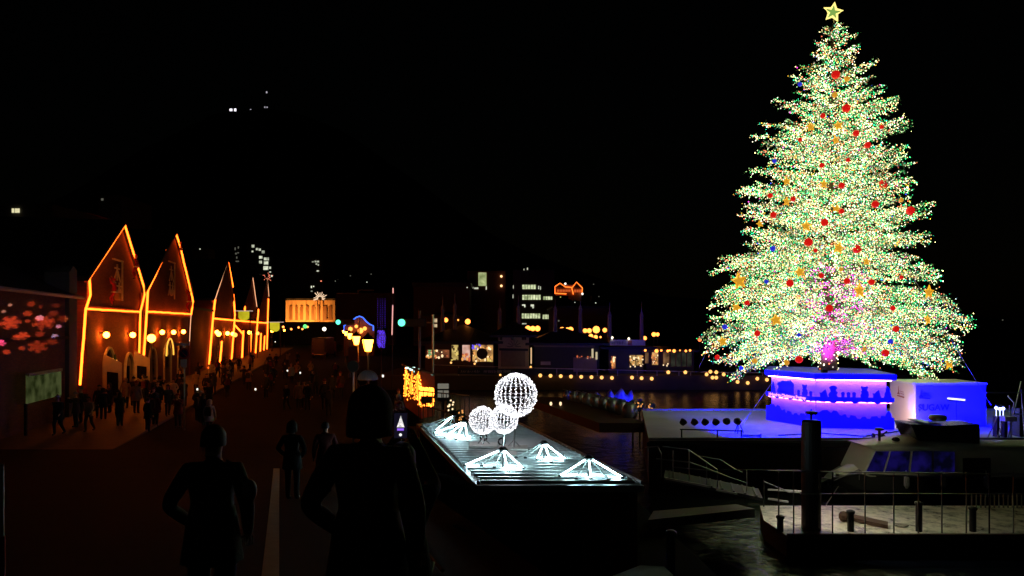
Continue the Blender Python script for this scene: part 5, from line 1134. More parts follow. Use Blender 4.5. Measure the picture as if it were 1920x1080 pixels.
# star
sc_ = at(1562, 23, TY - .1); sr = .47; b = MB(); pts = []
for k in range(10): a = PI / 2 + PI * k / 5 - .15; rr = sr if k % 2 == 0 else sr * .45; pts.append(sc_ + Vector((rr * math.cos(a), 0, rr * math.sin(a))))
tp = thing('tree_star', 'glowing pale yellow star on top of the great tree', 'star', sc_)
MB().tube(pts, .062, 6, closed=True).build('star_tube', glow('star_yellow', (1.5, 1.25, .34), 1), tp)
inn = [sc_ + (p - sc_) * .72 for p in pts]; MB().prism([p + Vector((0, .03, 0)) for p in inn], (0, .05, 0)).build('star_plate', glow('star_fill', (.22, .40, .08), 1), tp); MB().tube([sc_ - Vector((0, 0, sr * .7)), at(1562, 62, TY)], .05).build('star_stem', M_steel, tp)
# ornaments
def orn_pos(px, py):
    dx = (px - 1560) * S_; Rr_ = prad(py, 0 if px > 1560 else PI) * 1.04; q = max(0.2, Rr_ * Rr_ - dx * dx); Y = TY - math.sqrt(q) * .98; return at(px, py, Y)
def zone(px, py):
    v = 'top' if py < 170 else 'upper part' if py < 300 else 'middle' if py < 440 else 'lower middle' if py < 560 else 'bottom boughs'
    h_ = 'left edge' if px < 1430 else 'left half' if px < 1525 else 'centre line' if px < 1595 else 'right half' if px < 1690 else 'right edge'
    return v, h_
M_bau = {}
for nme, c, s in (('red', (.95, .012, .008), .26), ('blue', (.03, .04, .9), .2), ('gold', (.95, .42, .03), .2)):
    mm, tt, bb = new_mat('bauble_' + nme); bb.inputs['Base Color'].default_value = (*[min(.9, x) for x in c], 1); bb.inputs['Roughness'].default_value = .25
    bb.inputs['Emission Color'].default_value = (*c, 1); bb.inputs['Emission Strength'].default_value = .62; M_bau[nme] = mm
RED = [(1567, 140, 8), (1587, 203, 8), (1605, 250, 6), (1627, 272, 6), (1578, 348, 6), (1656, 345, 8), (1444, 367, 5), (1641, 383, 7), (1707, 395, 8), (1450, 403, 6), (1546, 417, 7), (1578, 396, 5), (1516, 454, 8), (1607, 467, 8), (1481, 531, 7), (1401, 568, 5), (1634, 529, 6), (1588, 527, 6), (1540, 517, 5), (1420, 625, 6), (1680, 617, 6), (1660, 662, 7), (1498, 674, 7), (1345, 670, 5), (1555, 578, 7), (1543, 217, 5), (1541, 310, 5), (1487, 373, 5), (1653, 238, 4), (1590, 300, 4), (1529, 470, 4), (1674, 578, 5), (1500, 262, 4), (1690, 520, 4)]
cnt = {}
bp_ = MB(); bp_.ball((0, 0, 0), 1, 16, 10); bme = bp_.mesh('bauble_ball', M_bau['red'], True); cp_ = MB(); cp_.lathe((0, 0, .95), [(.18, 0), (.18, .16), (.03, .2)], 8); cme = cp_.mesh('bauble_cap', mat('gold_cap', (.8, .6, .2), .3, .9))
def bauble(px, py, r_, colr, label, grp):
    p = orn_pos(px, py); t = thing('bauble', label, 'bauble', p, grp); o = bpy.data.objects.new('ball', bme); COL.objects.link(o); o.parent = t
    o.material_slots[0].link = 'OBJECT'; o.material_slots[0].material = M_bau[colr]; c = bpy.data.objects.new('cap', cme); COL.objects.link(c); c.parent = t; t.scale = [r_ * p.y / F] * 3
def near_label(px, py, col, kind, cnt):
    v, h_ = zone(px, py); k = (col, v, h_); cnt.setdefault(k, []).append((px, py)); return v, h_, len(cnt[k])
for lst, colr, kind in ((RED, 'red', 'red bauble'), ([(1449, 466, 5), (1437, 528, 4), (1359, 613, 5), (1498, 628, 4), (1670, 640, 5), (1500, 158, 4), (1452, 302, 4), (1390, 690, 4)], 'blue', 'blue bauble'), ([(1565, 178, 5), (1415, 677, 5), (1588, 148, 5), (1475, 680, 5), (1577, 505, 4), (1690, 375, 4), (1620, 655, 4)], 'gold', 'gold bauble')):
    tot = {}
    for x in lst: tot[zone(x[0], x[1])] = tot.get(zone(x[0], x[1]), 0) + 1
    seen = {}
    for px, py, r_ in sorted(lst, key=lambda q: q[1]):
        z_ = zone(px, py); seen[z_] = seen.get(z_, 0) + 1; many = tot[z_] > 1
        bauble(px, py, r_, colr, '%s %s, %s of the tree, %s%s' % ('large' if r_ > 6 else 'small' if r_ < 5 else 'round', kind, z_[0], z_[1], ', %s from top' % ORD[seen[z_] - 1] if many else ''), kind + 's on the great tree')
STARS = [(1386, 527, 16), (1500, 510, 11), (1612, 545, 14), (1742, 548, 13), (1780, 680, 13), (1455, 600, 12), (1381, 577, 9), (1573, 465, 12), (1512, 424, 11), (1572, 235, 9), (1520, 238, 9), (1567, 262, 9), (1475, 340, 8), (1545, 345, 9), (1355, 640, 10), (1625, 490, 8), (1475, 378, 9), (1568, 391, 8), (1740, 600, 9), (1425, 420, 7)]
tot = {}; seen = {}
for x in STARS: tot[zone(x[0], x[1])] = tot.get(zone(x[0], x[1]), 0) + 1
M_gs = glow_var('gold_star', (.75, .25, .01), (1.5, .75, .04), 1.0, 3.0); so = MB(); pts = [Vector(((1 if k % 2 == 0 else .45) * math.cos(PI / 2 + PI * k / 5), 0, (1 if k % 2 == 0 else .45) * math.sin(PI / 2 + PI * k / 5))) for k in range(10)]
so.tube(pts, .10, 5, closed=True); sme = so.mesh('star_outline', M_gs); sp_ = MB(); sp_.prism([p * .82 + Vector((0, .05, 0)) for p in pts], (0, .08, 0)); spm = sp_.mesh('star_plate', glow('gold_plate', (.62, .30, .02), 1))
for px, py, r_ in sorted(STARS, key=lambda q: q[1]):
    z_ = zone(px, py); seen[z_] = seen.get(z_, 0) + 1; p = orn_pos(px, py)
    t = thing('star_ornament', '%s gold star ornament, %s of the tree, %s%s' % ('large' if r_ > 11 else 'small', z_[0], z_[1], ', %s from top' % ORD[seen[z_] - 1] if tot[z_] > 1 else ''), 'star ornament', p, 'gold stars on the great tree')
    for nm_, me_ in (('outline_tube', sme), ('plate', spm)): o = bpy.data.objects.new(nm_, me_); COL.objects.link(o); o.parent = t
    t.scale = [r_ * p.y / F] * 3; t.rotation_euler = (0, random.uniform(-.3, .3), random.uniform(-.5, .5))

# ------------------------------------------------------------------ basin: fenders, jetty, gangway, pontoon, pile, boat
jt = thing('jetty', 'dark timber jetty with a row of big round fenders behind the hut', 'jetty', (5, 45, -.2))
ja, jb = Vector((wx(1050, 52), 52, .1)), Vector((wx(1215, 38), 38, .1))
MB().prism([ja, jb, jb + Vector((-2.5, 0, 0)), ja + Vector((-2.5, 0, 0))], (0, 0, -.5)).build('deck', M_wood, jt)
M_fend = mat('fender_vinyl', (.30, .30, .34), .16, .5)
FE = [(1064, 742, 11), (1076, 744, 11), (1090, 746, 12), (1102, 749, 12.5), (1117, 752, 13), (1132, 756, 14), (1148, 760, 15), (1165, 764, 16), (1180, 771, 18)]
for i, (px, py, r_) in enumerate(FE):
    Y = 51 - 10.5 * i / 8; c = at(px, py, Y); r = r_ / F * Y; t = thing('fender', 'glossy black round fender in the jetty row, %s from the left' % ORD[i], 'fender', c - Vector((0, 0, r)), 'glossy round fenders along the jetty')
    MB().lathe(c - Vector((r * .5, 0, 0)), [(.25 * r, -.05), (.7 * r, 0), (r, .3 * r), (r, .9 * r), (.7 * r, 1.2 * r), (.25 * r, 1.25 * r)], 18, (1, -.6, 0)).build('body', M_fend, t, smooth=True)
    MB().tube([c + Vector((0, 0, r * .9)), c + Vector((-.3, .3, r * 1.05))], .03).build('lug', M_steel, t); MB().bar(c - Vector((0, 0, r)), Vector((c.x, c.y, -.2)), .12).build('cradle', M_dark, t)
tp_ = MB(); V = []; nn = 26
for i in range(nn):
    px = 1085 + i * 4.0
    for k in range(7):
        q = at(px, 752, 50.5); hgt = (.35 + .55 * abs(math.sin(i * .55)) + (.25 if i > 14 else 0)) * math.sin(PI * k / 6); V.append((q.x, 49.6 + k * .35, q.z - .3 + hgt + .05 * math.sin(i * 2.1 + k)))
tp_.add(V, [(i * 7 + k, i * 7 + k + 1, (i + 1) * 7 + k + 1, (i + 1) * 7 + k) for i in range(nn - 1) for k in range(6)])
tag(tp_.build('tarpaulin', mat('tarp_grey', (.4, .4, .45), .6, bump=.4), smooth=True), 'assumed crumpled tarpaulin lit deep blue behind the row of round fenders', 'tarpaulin')  # tarpaulin assumed, added as a surface for the blue light
spot_l = thing('floodlight', 'assumed small blue floodlight at the right end of the crumpled tarpaulin', 'floodlight', (wx(1200, 47.5), 47.5, .1)); MB().box((wx(1200, 47.5), 47.5, .3), (.25, .2, .2)).tube([(wx(1200, 47.5), 47.5, -.4), (wx(1200, 47.5), 47.5, .25)], .03).build('housing', M_black, spot_l)  # lamp added to turn the tarpaulin blue
spot('beam', (wx(1200, 47.5) - .1, 47.7, .5), (wx(1150, 51), 51, .3), 700, BLU, 85, .7, .1, spot_l)
for px, py, lb in ((1033, 757, 'left'), (1051, 757, 'right')):
    p = at(px, py, 46); t = thing('lamp', 'tiny warm lamp on a stick behind the hut roof, %s one' % lb, 'lamp', (p.x, 46, -.6), 'tiny lamps behind the hut'); MB().ball(p, .08, 8, 5, 1.6).build('globe', c_wh, t); MB().tube([(p.x, 46, -.6), p], .02, 5).build('stick', M_dark, t)
for i, (px, y0, y1) in enumerate(((1187, 752, 770), (1200, 755, 768), (1221, 757, 772), (864, 770, 800), (845, 750, 775))):
    b = MB(); Y = 42 if px > 900 else 34
    for k in range(9): b.ball(at(px + random.uniform(-5, 5), random.uniform(y0, y1), Y), .05, 5, 3)
    ps = at(px, y1, Y); t = thing('fairy_light_bush', ['bush strung with gold lights just right of the fenders', 'smaller gold-lit bush right of the fenders', 'third gold-lit bush nearest the barge end', 'orange-lit bush at the back edge of the hut roof', 'white-lit small bush right of the golden hut'][i], 'bush', (ps.x, Y, -.4)); b.build('fairy_light', c_or if i != 4 else c_wh, t, kind='stuff')
    b = MB(); [b.ball(at(px + random.uniform(-5, 5), random.uniform(y0, y1), Y + .1), .14, 6, 4) for k in range(12)]; b.tube([(ps.x, Y + .1, -1.5), at(px, (y0 + y1) / 2, Y + .1)], .05); b.build('foliage', mat('bush_green', (.02, .04, .02), .9), t)
# gangway
gw = thing('gangway', 'aluminium gangway with bent handrails sloping down to the pontoon', 'gangway', gr(1230, 880, -.2))
def rail(pts, r=.022, m=M_steel, nm='handrail'): return MB().tube([at(x, y, Y) for x, y, Y in pts], r, 6).build(nm, m, gw)
rail([(1210, 839, 25.6), (1233, 837, 25.6), (1240, 850, 25.5)]); rail([(1242, 837, 25.4), (1290, 843, 25), (1308, 855, 24.7), (1345, 881, 24.2)]); rail([(1308, 855, 26.4), (1350, 862, 26.2), (1378, 880, 25.7), (1392, 886, 25.5)])
rail([(1230, 860, 25.4), (1294, 867, 24.9), (1345, 886, 24.2), (1370, 896, 24)]); rail([(1262, 876, 25.2), (1330, 882, 24.5), (1400, 906, 23.8)], .016); rail([(1345, 881, 24.2), (1500, 882, 24.6)], .016, M_dark); rail([(1432, 903, 23.2), (1480, 923, 22.8), (1500, 924, 22.8)])
for x, y0, y1, Y in ((1292, 843, 905, 25), (1325, 867, 910, 24.5), (1345, 881, 915, 24.3), (1400, 882, 925, 24), (1432, 900, 950, 23.2), (1240, 850, 895, 25.4), (1215, 839, 885, 25.6), (1262, 845, 898, 25.2)):
    MB().tube([at(x, y0, Y), at(x, y1, Y)], .02, 6).build('post', M_steel if x != 1432 else M_dark, gw)
ga_, gb_ = at(1245, 896, 25.2), at(1430, 934, 23.2)
MB().prism([ga_, gb_, gb_ + Vector((.3, 1.3, .02)), ga_ + Vector((.3, 1.3, .02))], (0, 0, -.1)).build('deck', mat('gang_deck', (.05, .05, .048), .6), gw)
for k in range(9): f_ = (k + .5) / 9; p = ga_.lerp(gb_, f_); MB().bar(p + Vector((0, -.02, .03)), p + Vector((.3, 1.28, .03)), .06, .03).build('tread', M_dark, gw)
MB().bar(at(1248, 897, 25.1), at(1332, 913, 24.1), .06).bar(at(1343, 919, 23.9), at(1382, 926, 23.5), .05).bar(at(1320, 901, 25.5), at(1384, 910, 25), .06).bar(at(1440, 935, 23), at(1478, 941, 22.7), .05).bar(at(1440, 918, 24), at(1502, 921, 23.4), .05).build('kick_plate', M_white, gw)
b = MB(); b.prism([at(1215, 975, 20), at(1415, 954, 21.5), at(1380, 945, 23), at(1225, 958, 22)], (0, 0, -.25)); tag(b.build('mooring_slab', mat('slab', (.26, .26, .22), .8, bump=.3)), 'pale concrete mooring slab below the gangway', 'slab')
b = MB(); p = at(1258, 1000, 15); b.tube([(p.x, 15, -1.5), p], .09, 10); b.ball(p, .13, 10, 5, .6); tag(b.build('mooring_post', mat('blue_post', (.03, .06, .14), .4)), 'dark blue mooring post at the lower middle edge', 'mooring post')
b = MB(); b.prism([at(1120, 1090, 13), at(1200, 1060, 14), at(1245, 1062, 14), at(1275, 1090, 13)], (0, 0, -.2)); tag(b.build('mooring_slab', mat('slab', (.26, .26, .22), .8, bump=.3)), 'grey slab corner at the bottom edge beside the blue post', 'slab')
# pontoon, wet, with patches of tree light put into its colour
m, t, bs = new_mat('wet_lit_pontoon'); bs.inputs['Specular IOR Level'].default_value = 1.0; N = t.nodes; L = t.links; g = N.new('ShaderNodeNewGeometry'); nz = N.new('ShaderNodeTexNoise'); nz.inputs['Scale'].default_value = 2.2; nz.inputs['Detail'].default_value = 8; nz.inputs['Roughness'].default_value = .7
L.new(g.outputs['Position'], nz.inputs['Vector']); cr = N.new('ShaderNodeValToRGB'); cr.color_ramp.elements[0].position = .38; cr.color_ramp.elements[0].color = (.20, .17, .12, 1); cr.color_ramp.elements[1].position = .54; cr.color_ramp.elements[1].color = (.82, .76, .62, 1)
L.new(nz.outputs['Fac'], cr.inputs[0]); L.new(cr.outputs[0], bs.inputs['Base Color']); c2 = N.new('ShaderNodeValToRGB'); c2.color_ramp.elements[0].position = .38; c2.color_ramp.elements[0].color = (.26,) * 3 + (1,); c2.color_ramp.elements[1].position = .5; c2.color_ramp.elements[1].color = (.40,) * 3 + (1,); L.new(nz.outputs['Fac'], c2.inputs[0]); L.new(c2.outputs[0], bs.inputs['Roughness'])
pz = -.9; c1 = gr(1425, 948, pz); c2_ = gr(1432, 975, pz); c3 = gr(1475, 1004, pz)
pt = thing('pontoon', 'floating wet pontoon with light painted in pale patches and railing in the lower right', 'pontoon', (12, 22.5, -1.5))
MB().prism([c1, c2_, c3, (26, c3.y, pz), (26, c1.y, pz)], (0, 0, -.03)).build('deck', m, pt)
MB().prism([v - Vector((0, 0, .03)) for v in (c1, c2_, c3, Vector((26, c3.y, pz)), Vector((26, c1.y, pz)))], (0, 0, -.7)).build('float', M_black, pt)
MB().bar(Vector((c3.x, c3.y - .05, pz - .02)), Vector((26, c3.y - .05, pz - .02)), .1, .16).build('edge_board', M_wood, pt)
pr = thing('pontoon_railing', 'thin steel railing along the near side of the pontoon', 'railing', (12, 21, pz))
MB().tube([at(1440, 883, 21.2), at(1920 + 60, 890, 21.2)], .018).tube([at(1500, 926, 21.2), at(1980, 926, 21.2)], .016).build('rail', M_steel, pr)
for px in (1460, 1488, 1561, 1622, 1676, 1722, 1766, 1812, 1855, 1900): a = at(px, 885, 21.2); MB().bar((a.x, 21.2, pz), a, .03).build('post', M_dark if px % 2 else M_steel, pr)
for px, h_, lb in ((1595, .5, 'short dark bollard right of the big pile'), (1723, .75, 'pale-topped bollard in the middle of the pontoon'), (1824, .6, 'dark bollard at the right of the pontoon'), (1463, .35, 'stub bollard left on the pontoon corner')):
    p = gr(px, 996, pz); tag(MB().lathe(p, [(.09, 0), (.09, h_), (.12, h_ + .03), (.12, h_ + .09), (.05, h_ + .12)], 12).build('bollard', M_dark), lb, 'bollard', 'bollards on the pontoon')
b = MB(); b.prism([gr(1575, 966, pz + .12), gr(1665, 985, pz + .12), gr(1665, 978, pz + .12), gr(1582, 960, pz + .12)], (0, 0, -.1)); b.ball(gr(1582, 968, pz + .15), .16, 8, 5); tag(b.build('mooring_plank', M_wood), 'dark broken plank lying on the wet pontoon', 'plank')
p = gr(1521, 992, pz); t = thing('mooring_pile', 'thick dark vertical mooring pile before the pedestal', 'pile', (p.x, p.y, -3))
zt = wz(790, p.y); MB().tube([(p.x, p.y, -3), (p.x, p.y, zt)], 17.5 / F * p.y, 20).build('post', mat('pile_steel', (.025, .018, .016), .5, var=.5, scale=1.5), t, smooth=False)
MB().lathe((p.x, p.y, zt), [(17.5 / F * p.y, 0), (16 / F * p.y, .03), (.01, .05)], 20).build('cap', M_conc, t)
t = thing('storage_fence', 'low pale picket guard behind the pontoon at the right', 'fence', at(1860, 950, 24.5))
for k in range(13): a = at(1822 + k * 8.5, 928, 24.2); MB().bar((a.x, 24.2, pz), a, .035).build('picket', mat('picket', (.3, .28, .26), .6), t)
pl_ = thing('assumed_dock_lamp', 'assumed small hooded dock lamp on top of the thick mooring pile', 'lamp', (p.x, p.y, zt))  # lamp assumed, added to light the pontoon and the boat foredeck
MB().tube([(p.x, p.y, zt), (p.x, p.y, zt + .2)], .03).box((p.x + .05, p.y + .1, zt + .24), (.26, .3, .08)).build('hood', M_black, pl_)
spot('beam', (p.x + .12, p.y + .3, zt + .17), (p.x + .9, p.y + .15, pz), 260, (1, .92, .70), 118, .9, .06, pl_)
spot('beam', (p.x + .15, p.y + .35, zt + .17), (wx(1635, 28.4), 28.4, -.45), 260, (1, .95, .62), 24, 1.0, .06, pl_)
# boat
BY = 27.5; s = BY / F
bt = thing('motor_boat', 'white cabin cruiser moored bow-left with dark windows glowing faintly blue', 'boat', at(1750, 950, BY))
M_gel = mat('gelcoat', (.62, .61, .50), .3, var=.05)
def B3(px, py, dy): 
    p = at(px, py, BY); return Vector((p.x, BY + dy, p.z))
# hull: stations from bow to stern: (px, deck row, half beam)
st_ = [(1562, 920, .02), (1585, 905, .35), (1620, 893, .8), (1680, 893, 1.15), (1780, 897, 1.3), (1990, 900, 1.3)]
b = MB(); V = []
for px, py, hb in st_:
    d = B3(px, py, 0); V += [Vector((d.x, BY + 1.3 + hb, d.z)), Vector((d.x, BY + 1.3 - hb, d.z)), Vector((d.x + .5 * (1 - hb / 1.3) + .1, BY + 1.3 - hb * .75, -1.2)), Vector((d.x + .6 * (1 - hb / 1.3) + .2, BY + 1.3, -1.75)), Vector((d.x + .5 * (1 - hb / 1.3) + .1, BY + 1.3 + hb * .75, -1.2))]
fs = []
for i in range(len(st_) - 1):
    for k in range(5): fs.append((i * 5 + k, i * 5 + (k + 1) % 5, (i + 1) * 5 + (k + 1) % 5, (i + 1) * 5 + k))
fs += [(0, 1, 2, 3, 4), tuple(25 + k for k in (4, 3, 2, 1, 0))]
b.add(V, fs); b.build('hull', mat('hull_dark', (.045, .045, .04), .35), bt)
b = MB(); b.tube([Vector((V[i * 5 + 1].x, V[i * 5 + 1].y - .02, V[i * 5 + 1].z)) for i in range(6)], .035, 6); b.build('rubbing_strake', M_steel, bt)
# foredeck hump
b = MB(); rows = []
for px, zy, hb in ((1592, 903, .2), (1605, 893, .5), (1630, 884, .8), (1665, 880, .95), (1672, 880, .95)):
    d = B3(px, zy, 0); base = B3(px, 899, 0); rows.append([Vector((d.x, BY + 1.3 - hb, base.z)), Vector((d.x, BY + 1.3 - hb * .6, d.z - .03)), Vector((d.x, BY + 1.3, d.z + .03)), Vector((d.x, BY + 1.3 + hb * .6, d.z - .03)), Vector((d.x, BY + 1.3 + hb, base.z))])
V = [p for r_ in rows for p in r_]; b.add(V, [(i * 5 + k, i * 5 + k + 1, (i + 1) * 5 + k + 1, (i + 1) * 5 + k) for i in range(4) for k in range(4)]); b.build('foredeck', M_gel, bt, smooth=True)
# cabin
def slabpoly(pts, y0, y1): return [Vector((B3(x, y, 0).x, y0, B3(x, y, 0).z)) for x, y in pts], (0, y1 - y0, 0)
pp, dd_ = slabpoly([(1625, 893), (1648, 846), (1830, 846), (1990, 848), (1990, 900), (1640, 898)], BY + .35, BY + 2.25); MB().prism(pp, dd_).build('cabin', M_gel, bt, bevel=.03)
M_bw = glow_var('boat_window_blue_glow', (.001, .001, .006), (.005, .003, .06), 1, 1.6, .42, .62)  # blue seen in the panes put in as weak emission, no cabin lamp
for k, q in enumerate(([(1632, 888), (1651, 849), (1676, 849), (1664, 888)], [(1668, 888), (1680, 849), (1716, 849), (1712, 888)], [(1717, 888), (1721, 849), (1757, 849), (1757, 888)], [(1761, 888), (1761, 849), (1800, 850), (1800, 888)])):
    pp, dd_ = slabpoly(q, BY + .33, BY + .35); MB().prism(pp, dd_).build('window', M_bw, bt)
pp, dd_ = slabpoly([(1816, 862), (1868, 862), (1868, 899), (1816, 899)], BY + .32, BY + .35); MB().prism(pp, dd_).build('door', M_dark, bt)
b = MB(); rows = []
for px, zy in ((1633, 840), (1650, 836), (1690, 828), (1740, 823), (1800, 827), (1860, 834), (1990, 836)):
    d = B3(px, zy, 0); e = B3(px, 846 if px > 1640 else 842, 0); rows.append([Vector((d.x, BY + .2, e.z)), Vector((d.x, BY + .7, (d.z + e.z) / 2 + .03)), Vector((d.x, BY + 1.3, d.z)), Vector((d.x, BY + 1.9, (d.z + e.z) / 2 + .03)), Vector((d.x, BY + 2.4, e.z))])
V = [p for r_ in rows for p in r_]; b.add(V, [(i * 5 + k, i * 5 + k + 1, (i + 1) * 5 + k + 1, (i + 1) * 5 + k) for i in range(6) for k in range(4)] + [(0, 5, 10, 15, 20, 25, 30, 34, 29, 24, 19, 14, 9, 4)]); b.build('cabin_roof', M_gel, bt, smooth=True)
# flybridge
pp, dd_ = slabpoly([(1727, 800), (1742, 832), (1860, 838), (1860, 800), (1790, 803)], BY + .7, BY + 2.0); MB().prism(pp, dd_).build('flybridge', M_blackgloss, bt, bevel=.03)
pp, dd_ = slabpoly([(1755, 797), (1782, 798), (1782, 801), (1757, 800)], BY + .65, BY + 2.0); MB().prism(pp, dd_).build('windscreen', M_steel, bt)
MB().lathe(B3(1796, 797, 1.3), [(.24, 0), (.33, .06), (.33, .14), (.28, .22), (.02, .24)], 16).build('radar_dome', M_gel, bt, smooth=True)
MB().tube([B3(1752, 799, 1.3), B3(1764, 775, 1.3)], .012).build('antenna', M_steel, bt)
MB().lathe(B3(1674, 836, 1.0), [(.05, 0), (.05, .42), (.16, .46), (.16, .52), (.02, .56)], 12).build('roof_vent', M_dark, bt)
MB().ball(B3(1703, 832, .9), .15, 12, 8, .8).tube([B3(1703, 842, .9), B3(1703, 826, .9)], .03).build('searchlight', M_blackgloss, bt)
MB().tube([B3(1546, 906, 1.1), B3(1570, 906, .8), B3(1580, 908, .7), B3(1620, 885, .45), B3(1625, 887, .4)], .022).tube([B3(1570, 906, .8), B3(1572, 920, .9)], .018).build('bow_rail', M_steel, bt)
MB().tube([B3(1623, 884, .5), B3(1623, 905, .5)], .02).build('stanchion', M_steel, bt)
for i, px in enumerate((1700, 1768, 1850)):
    q = at(px, 905, BY - .15); MB().lathe(q, [(.03, .28), (.1, .2), (.11, -.1), (.03, -.22)][::-1], 10).tube([q + Vector((0, 0, .2)), q + Vector((0, .05, .45))], .012, 5).build('fender', mat('fender_white', (.6, .6, .58), .4), bt)
b = MB(); b.tube([at(1572, 912, BY + .8), at(1550, 945, 25.5), at(1545, 962, 24.3)], .02, 5); tag(b.build('mooring_line', mat('rope_pale', (.4, .38, .3), .8)), 'slack pale rope from the boat bow to the pontoon edge', 'rope')
b = MB(); b.tube([gr(1690, 985, pz + .03) + Vector((.22 * math.cos(a) * (1 - .02 * k_), .22 * math.sin(a) * (1 - .02 * k_), 0)) for k_, a in enumerate([PI * i / 7 for i in range(34)])], .018, 5); tag(b.build('rope_coil', mat('rope_pale', (.4, .38, .3), .8)), 'coiled mooring rope lying on the pontoon right of the plank', 'rope')
# standing gear at the right edge
rk = thing('light_truss', 'tall dark lattice frame with bright steel tubes at the right edge', 'truss', at(1900, 850, 31))
def gp(x, y, Y=31.5): return at(x, y, Y)
b = MB()
for a, c in (((1885, 845), (1915, 715)), ((1893, 760), (1897, 850)), ((1915, 730), (1925, 860)), ((1870, 780), (1850, 825)), ((1884, 780), (1868, 828)), ((1896, 800), (1896, 850)), ((1905, 840), (1925, 815))): MB().tube([gp(*a), gp(*c)], .025, 6).build('tube', M_steel, rk)
b = MB()
for a, c in (((1850, 736), (1920, 736)), ((1890, 742), (1902, 755)), ((1902, 755), (1900, 765)), ((1890, 838), (1925, 842)), ((1900, 776), (1925, 777))): MB().tube([gp(*a), gp(*c)], .03, 6).build('cross_tube', M_steel, rk)
MB().box(gp(1890, 785), (.5, .4, .2)).build('lamp_box', M_white, rk); MB().box(gp(1915, 800, 32), (.5, .5, 1.6)).build('cabinet', M_black, rk)
for k in range(2): MB().box(gp(1868 + k * 14, 800, 31.8), (.12, .3, .9)).build('folded_chair', M_dark, rk)
t = thing('tube_lamp', 'short white tube lamp hung before the blue container front', 'lamp', at(1793, 748, 33)); MB().tube([at(1777, 747, 33), at(1809, 750, 33)], .045).build('tube', glow('tube_white', (1.4, 1.35, 1.7), 1), t); MB().bar(at(1776, 750, 33.02), at(1809, 753, 33.02), .08).build('housing', M_dark, t); MB().tube([at(1793, 750, 33.05), Vector((at(1793, 750, 33.05).x, 33.05, DZ))], .015).build('stand', M_dark, t)

# ------------------------------------------------------------------ foreground
b = MB(); p = at(2, 870, 5.5); t = thing('white_post', 'white pole with red foot at the left edge of the frame', 'post', (p.x, 5.5, gz(5.5)))
MB().tube([(p.x, 5.5, at(0, 1005, 5.5).z), (p.x, 5.5, p.z)], .022, 10).build('pole', mat('offwhite', (.8, .8, .85), .5), t); MB().tube([(p.x, 5.5, gz(5.5)), (p.x, 5.5, at(0, 1006, 5.5).z)], .03, 10).build('foot', M_red, t)
# stair handrails at lower centre
t = thing('handrail', 'steel stair handrails, one tinted as orange-lit, leading down beside the hut', 'handrail', at(850, 1060, 9))
MB().tube([at(770, 1004, 9.5), at(803, 1040, 9), at(830, 1070, 8.5)], .025).build('rail', mat('orange_lit_rail', (.6, .35, .12), .3, 1.0), t)  # orange lamplight put into the colour of this rail
MB().tube([at(940, 1026, 10.5), at(990, 1052, 10), at(1030, 1074, 9.6)], .022).build('rail', M_steel, t); MB().tube([at(850, 985, 12), at(885, 1000, 11.7)], .022).build('rail', M_steel, t); MB().tube([at(812, 1055, 8.6), at(800, 1100, 8.2)], .028).build('rail', M_steel, t)
for px, py, Y in ((803, 1040, 9), (990, 1052, 10), (885, 1000, 11.7)): a = at(px, py, Y); MB().tube([(a.x, a.y, a.z - .95), a], .02).build('post', M_dark, t)
def near(px, Y): return (px - CX) / F * Y
person('near_back', near(398, 5.5), 5.5, R(8), 'olive', 'black', 'hair', 'large dark silhouetted person seen from behind at lower left', z=2.6, scale=.95)
b = MB(); q = at(468, 920, 5.42); b.ball(q, .055, 12, 8, 1.5); hb = thing('shoulder_bag', 'pale rounded bag at the hip of the large silhouetted person', 'bag', q); b.build('pouch', mat('bag_grey', (.3, .3, .36), .5), hb, smooth=True); MB().tube([q + Vector((0, 0, .05)), at(450, 880, 5.42), at(425, 862, 5.45)], .008, 5).build('strap', M_dark, hb)
person('pockets', near(548, 16.8), 16.8, R(-5), 'black', 'black', 'hood', 'black-coated person standing where the pale road line begins', z=1.1, scale=1.0)
person('stand', near(610, 18), 18, R(20), 'dark red', 'black', 'hair', 'person in dark red coat right of the black-coated person', z=gz(18), scale=.98)
person('near_back', near(690, 4.0), 4.0, R(-6), 'brown', 'black', 'hood', 'person in brown coat with dark hair, back turned, centre foreground', z=2.89, scale=1.0).children[1].material_slots[0].material = M_hair
person('near_photo', near(753, 4.3), 4.3, R(4), 'black', 'black', 'long_hair', 'black-coated person raising a phone towards the great tree', z=2.86, scale=.83)
# phone showing the lit tree
ph = at(751, 798, 4.44); t = thing('phone', 'phone held up with the lit christmas tree glowing on its screen', 'phone', ph)
MB().box(ph + Vector((0, .006, 0)), (.082, .009, .158)).build('case', M_black, t, bevel=.003)
MB().box(ph, (.076, .002, .15)).build('screen', glow('phone_screen', (.006, .005, .012), 1), t)
b = MB(); f_ = Vector((0, -.0015, 0)); b.prism([ph + f_ + Vector((-.022, 0, -.01)), ph + f_ + Vector((.024, 0, -.01)), ph + f_ + Vector((.002, 0, .06))], (0, -.0008, 0)); b.build('screen_picture', glow_var('phone_tree', (.5, .5, .55), (1.2, 1.1, 1.0), 1, 90), t)
MB().prism([ph + f_ + Vector((-.02, 0, -.03)), ph + f_ + Vector((.02, 0, -.03)), ph + f_ + Vector((.02, 0, -.016)), ph + f_ + Vector((-.02, 0, -.016))], (0, -.0008, 0)).build('screen_picture', glow('phone_violet', (.3, .12, .9), 1), t)
MB().ball(ph + f_ + Vector((0, 0, -.055)), .009, 8, 5).build('shutter_button', glow('phone_white', (1, 1, 1), 1), t)
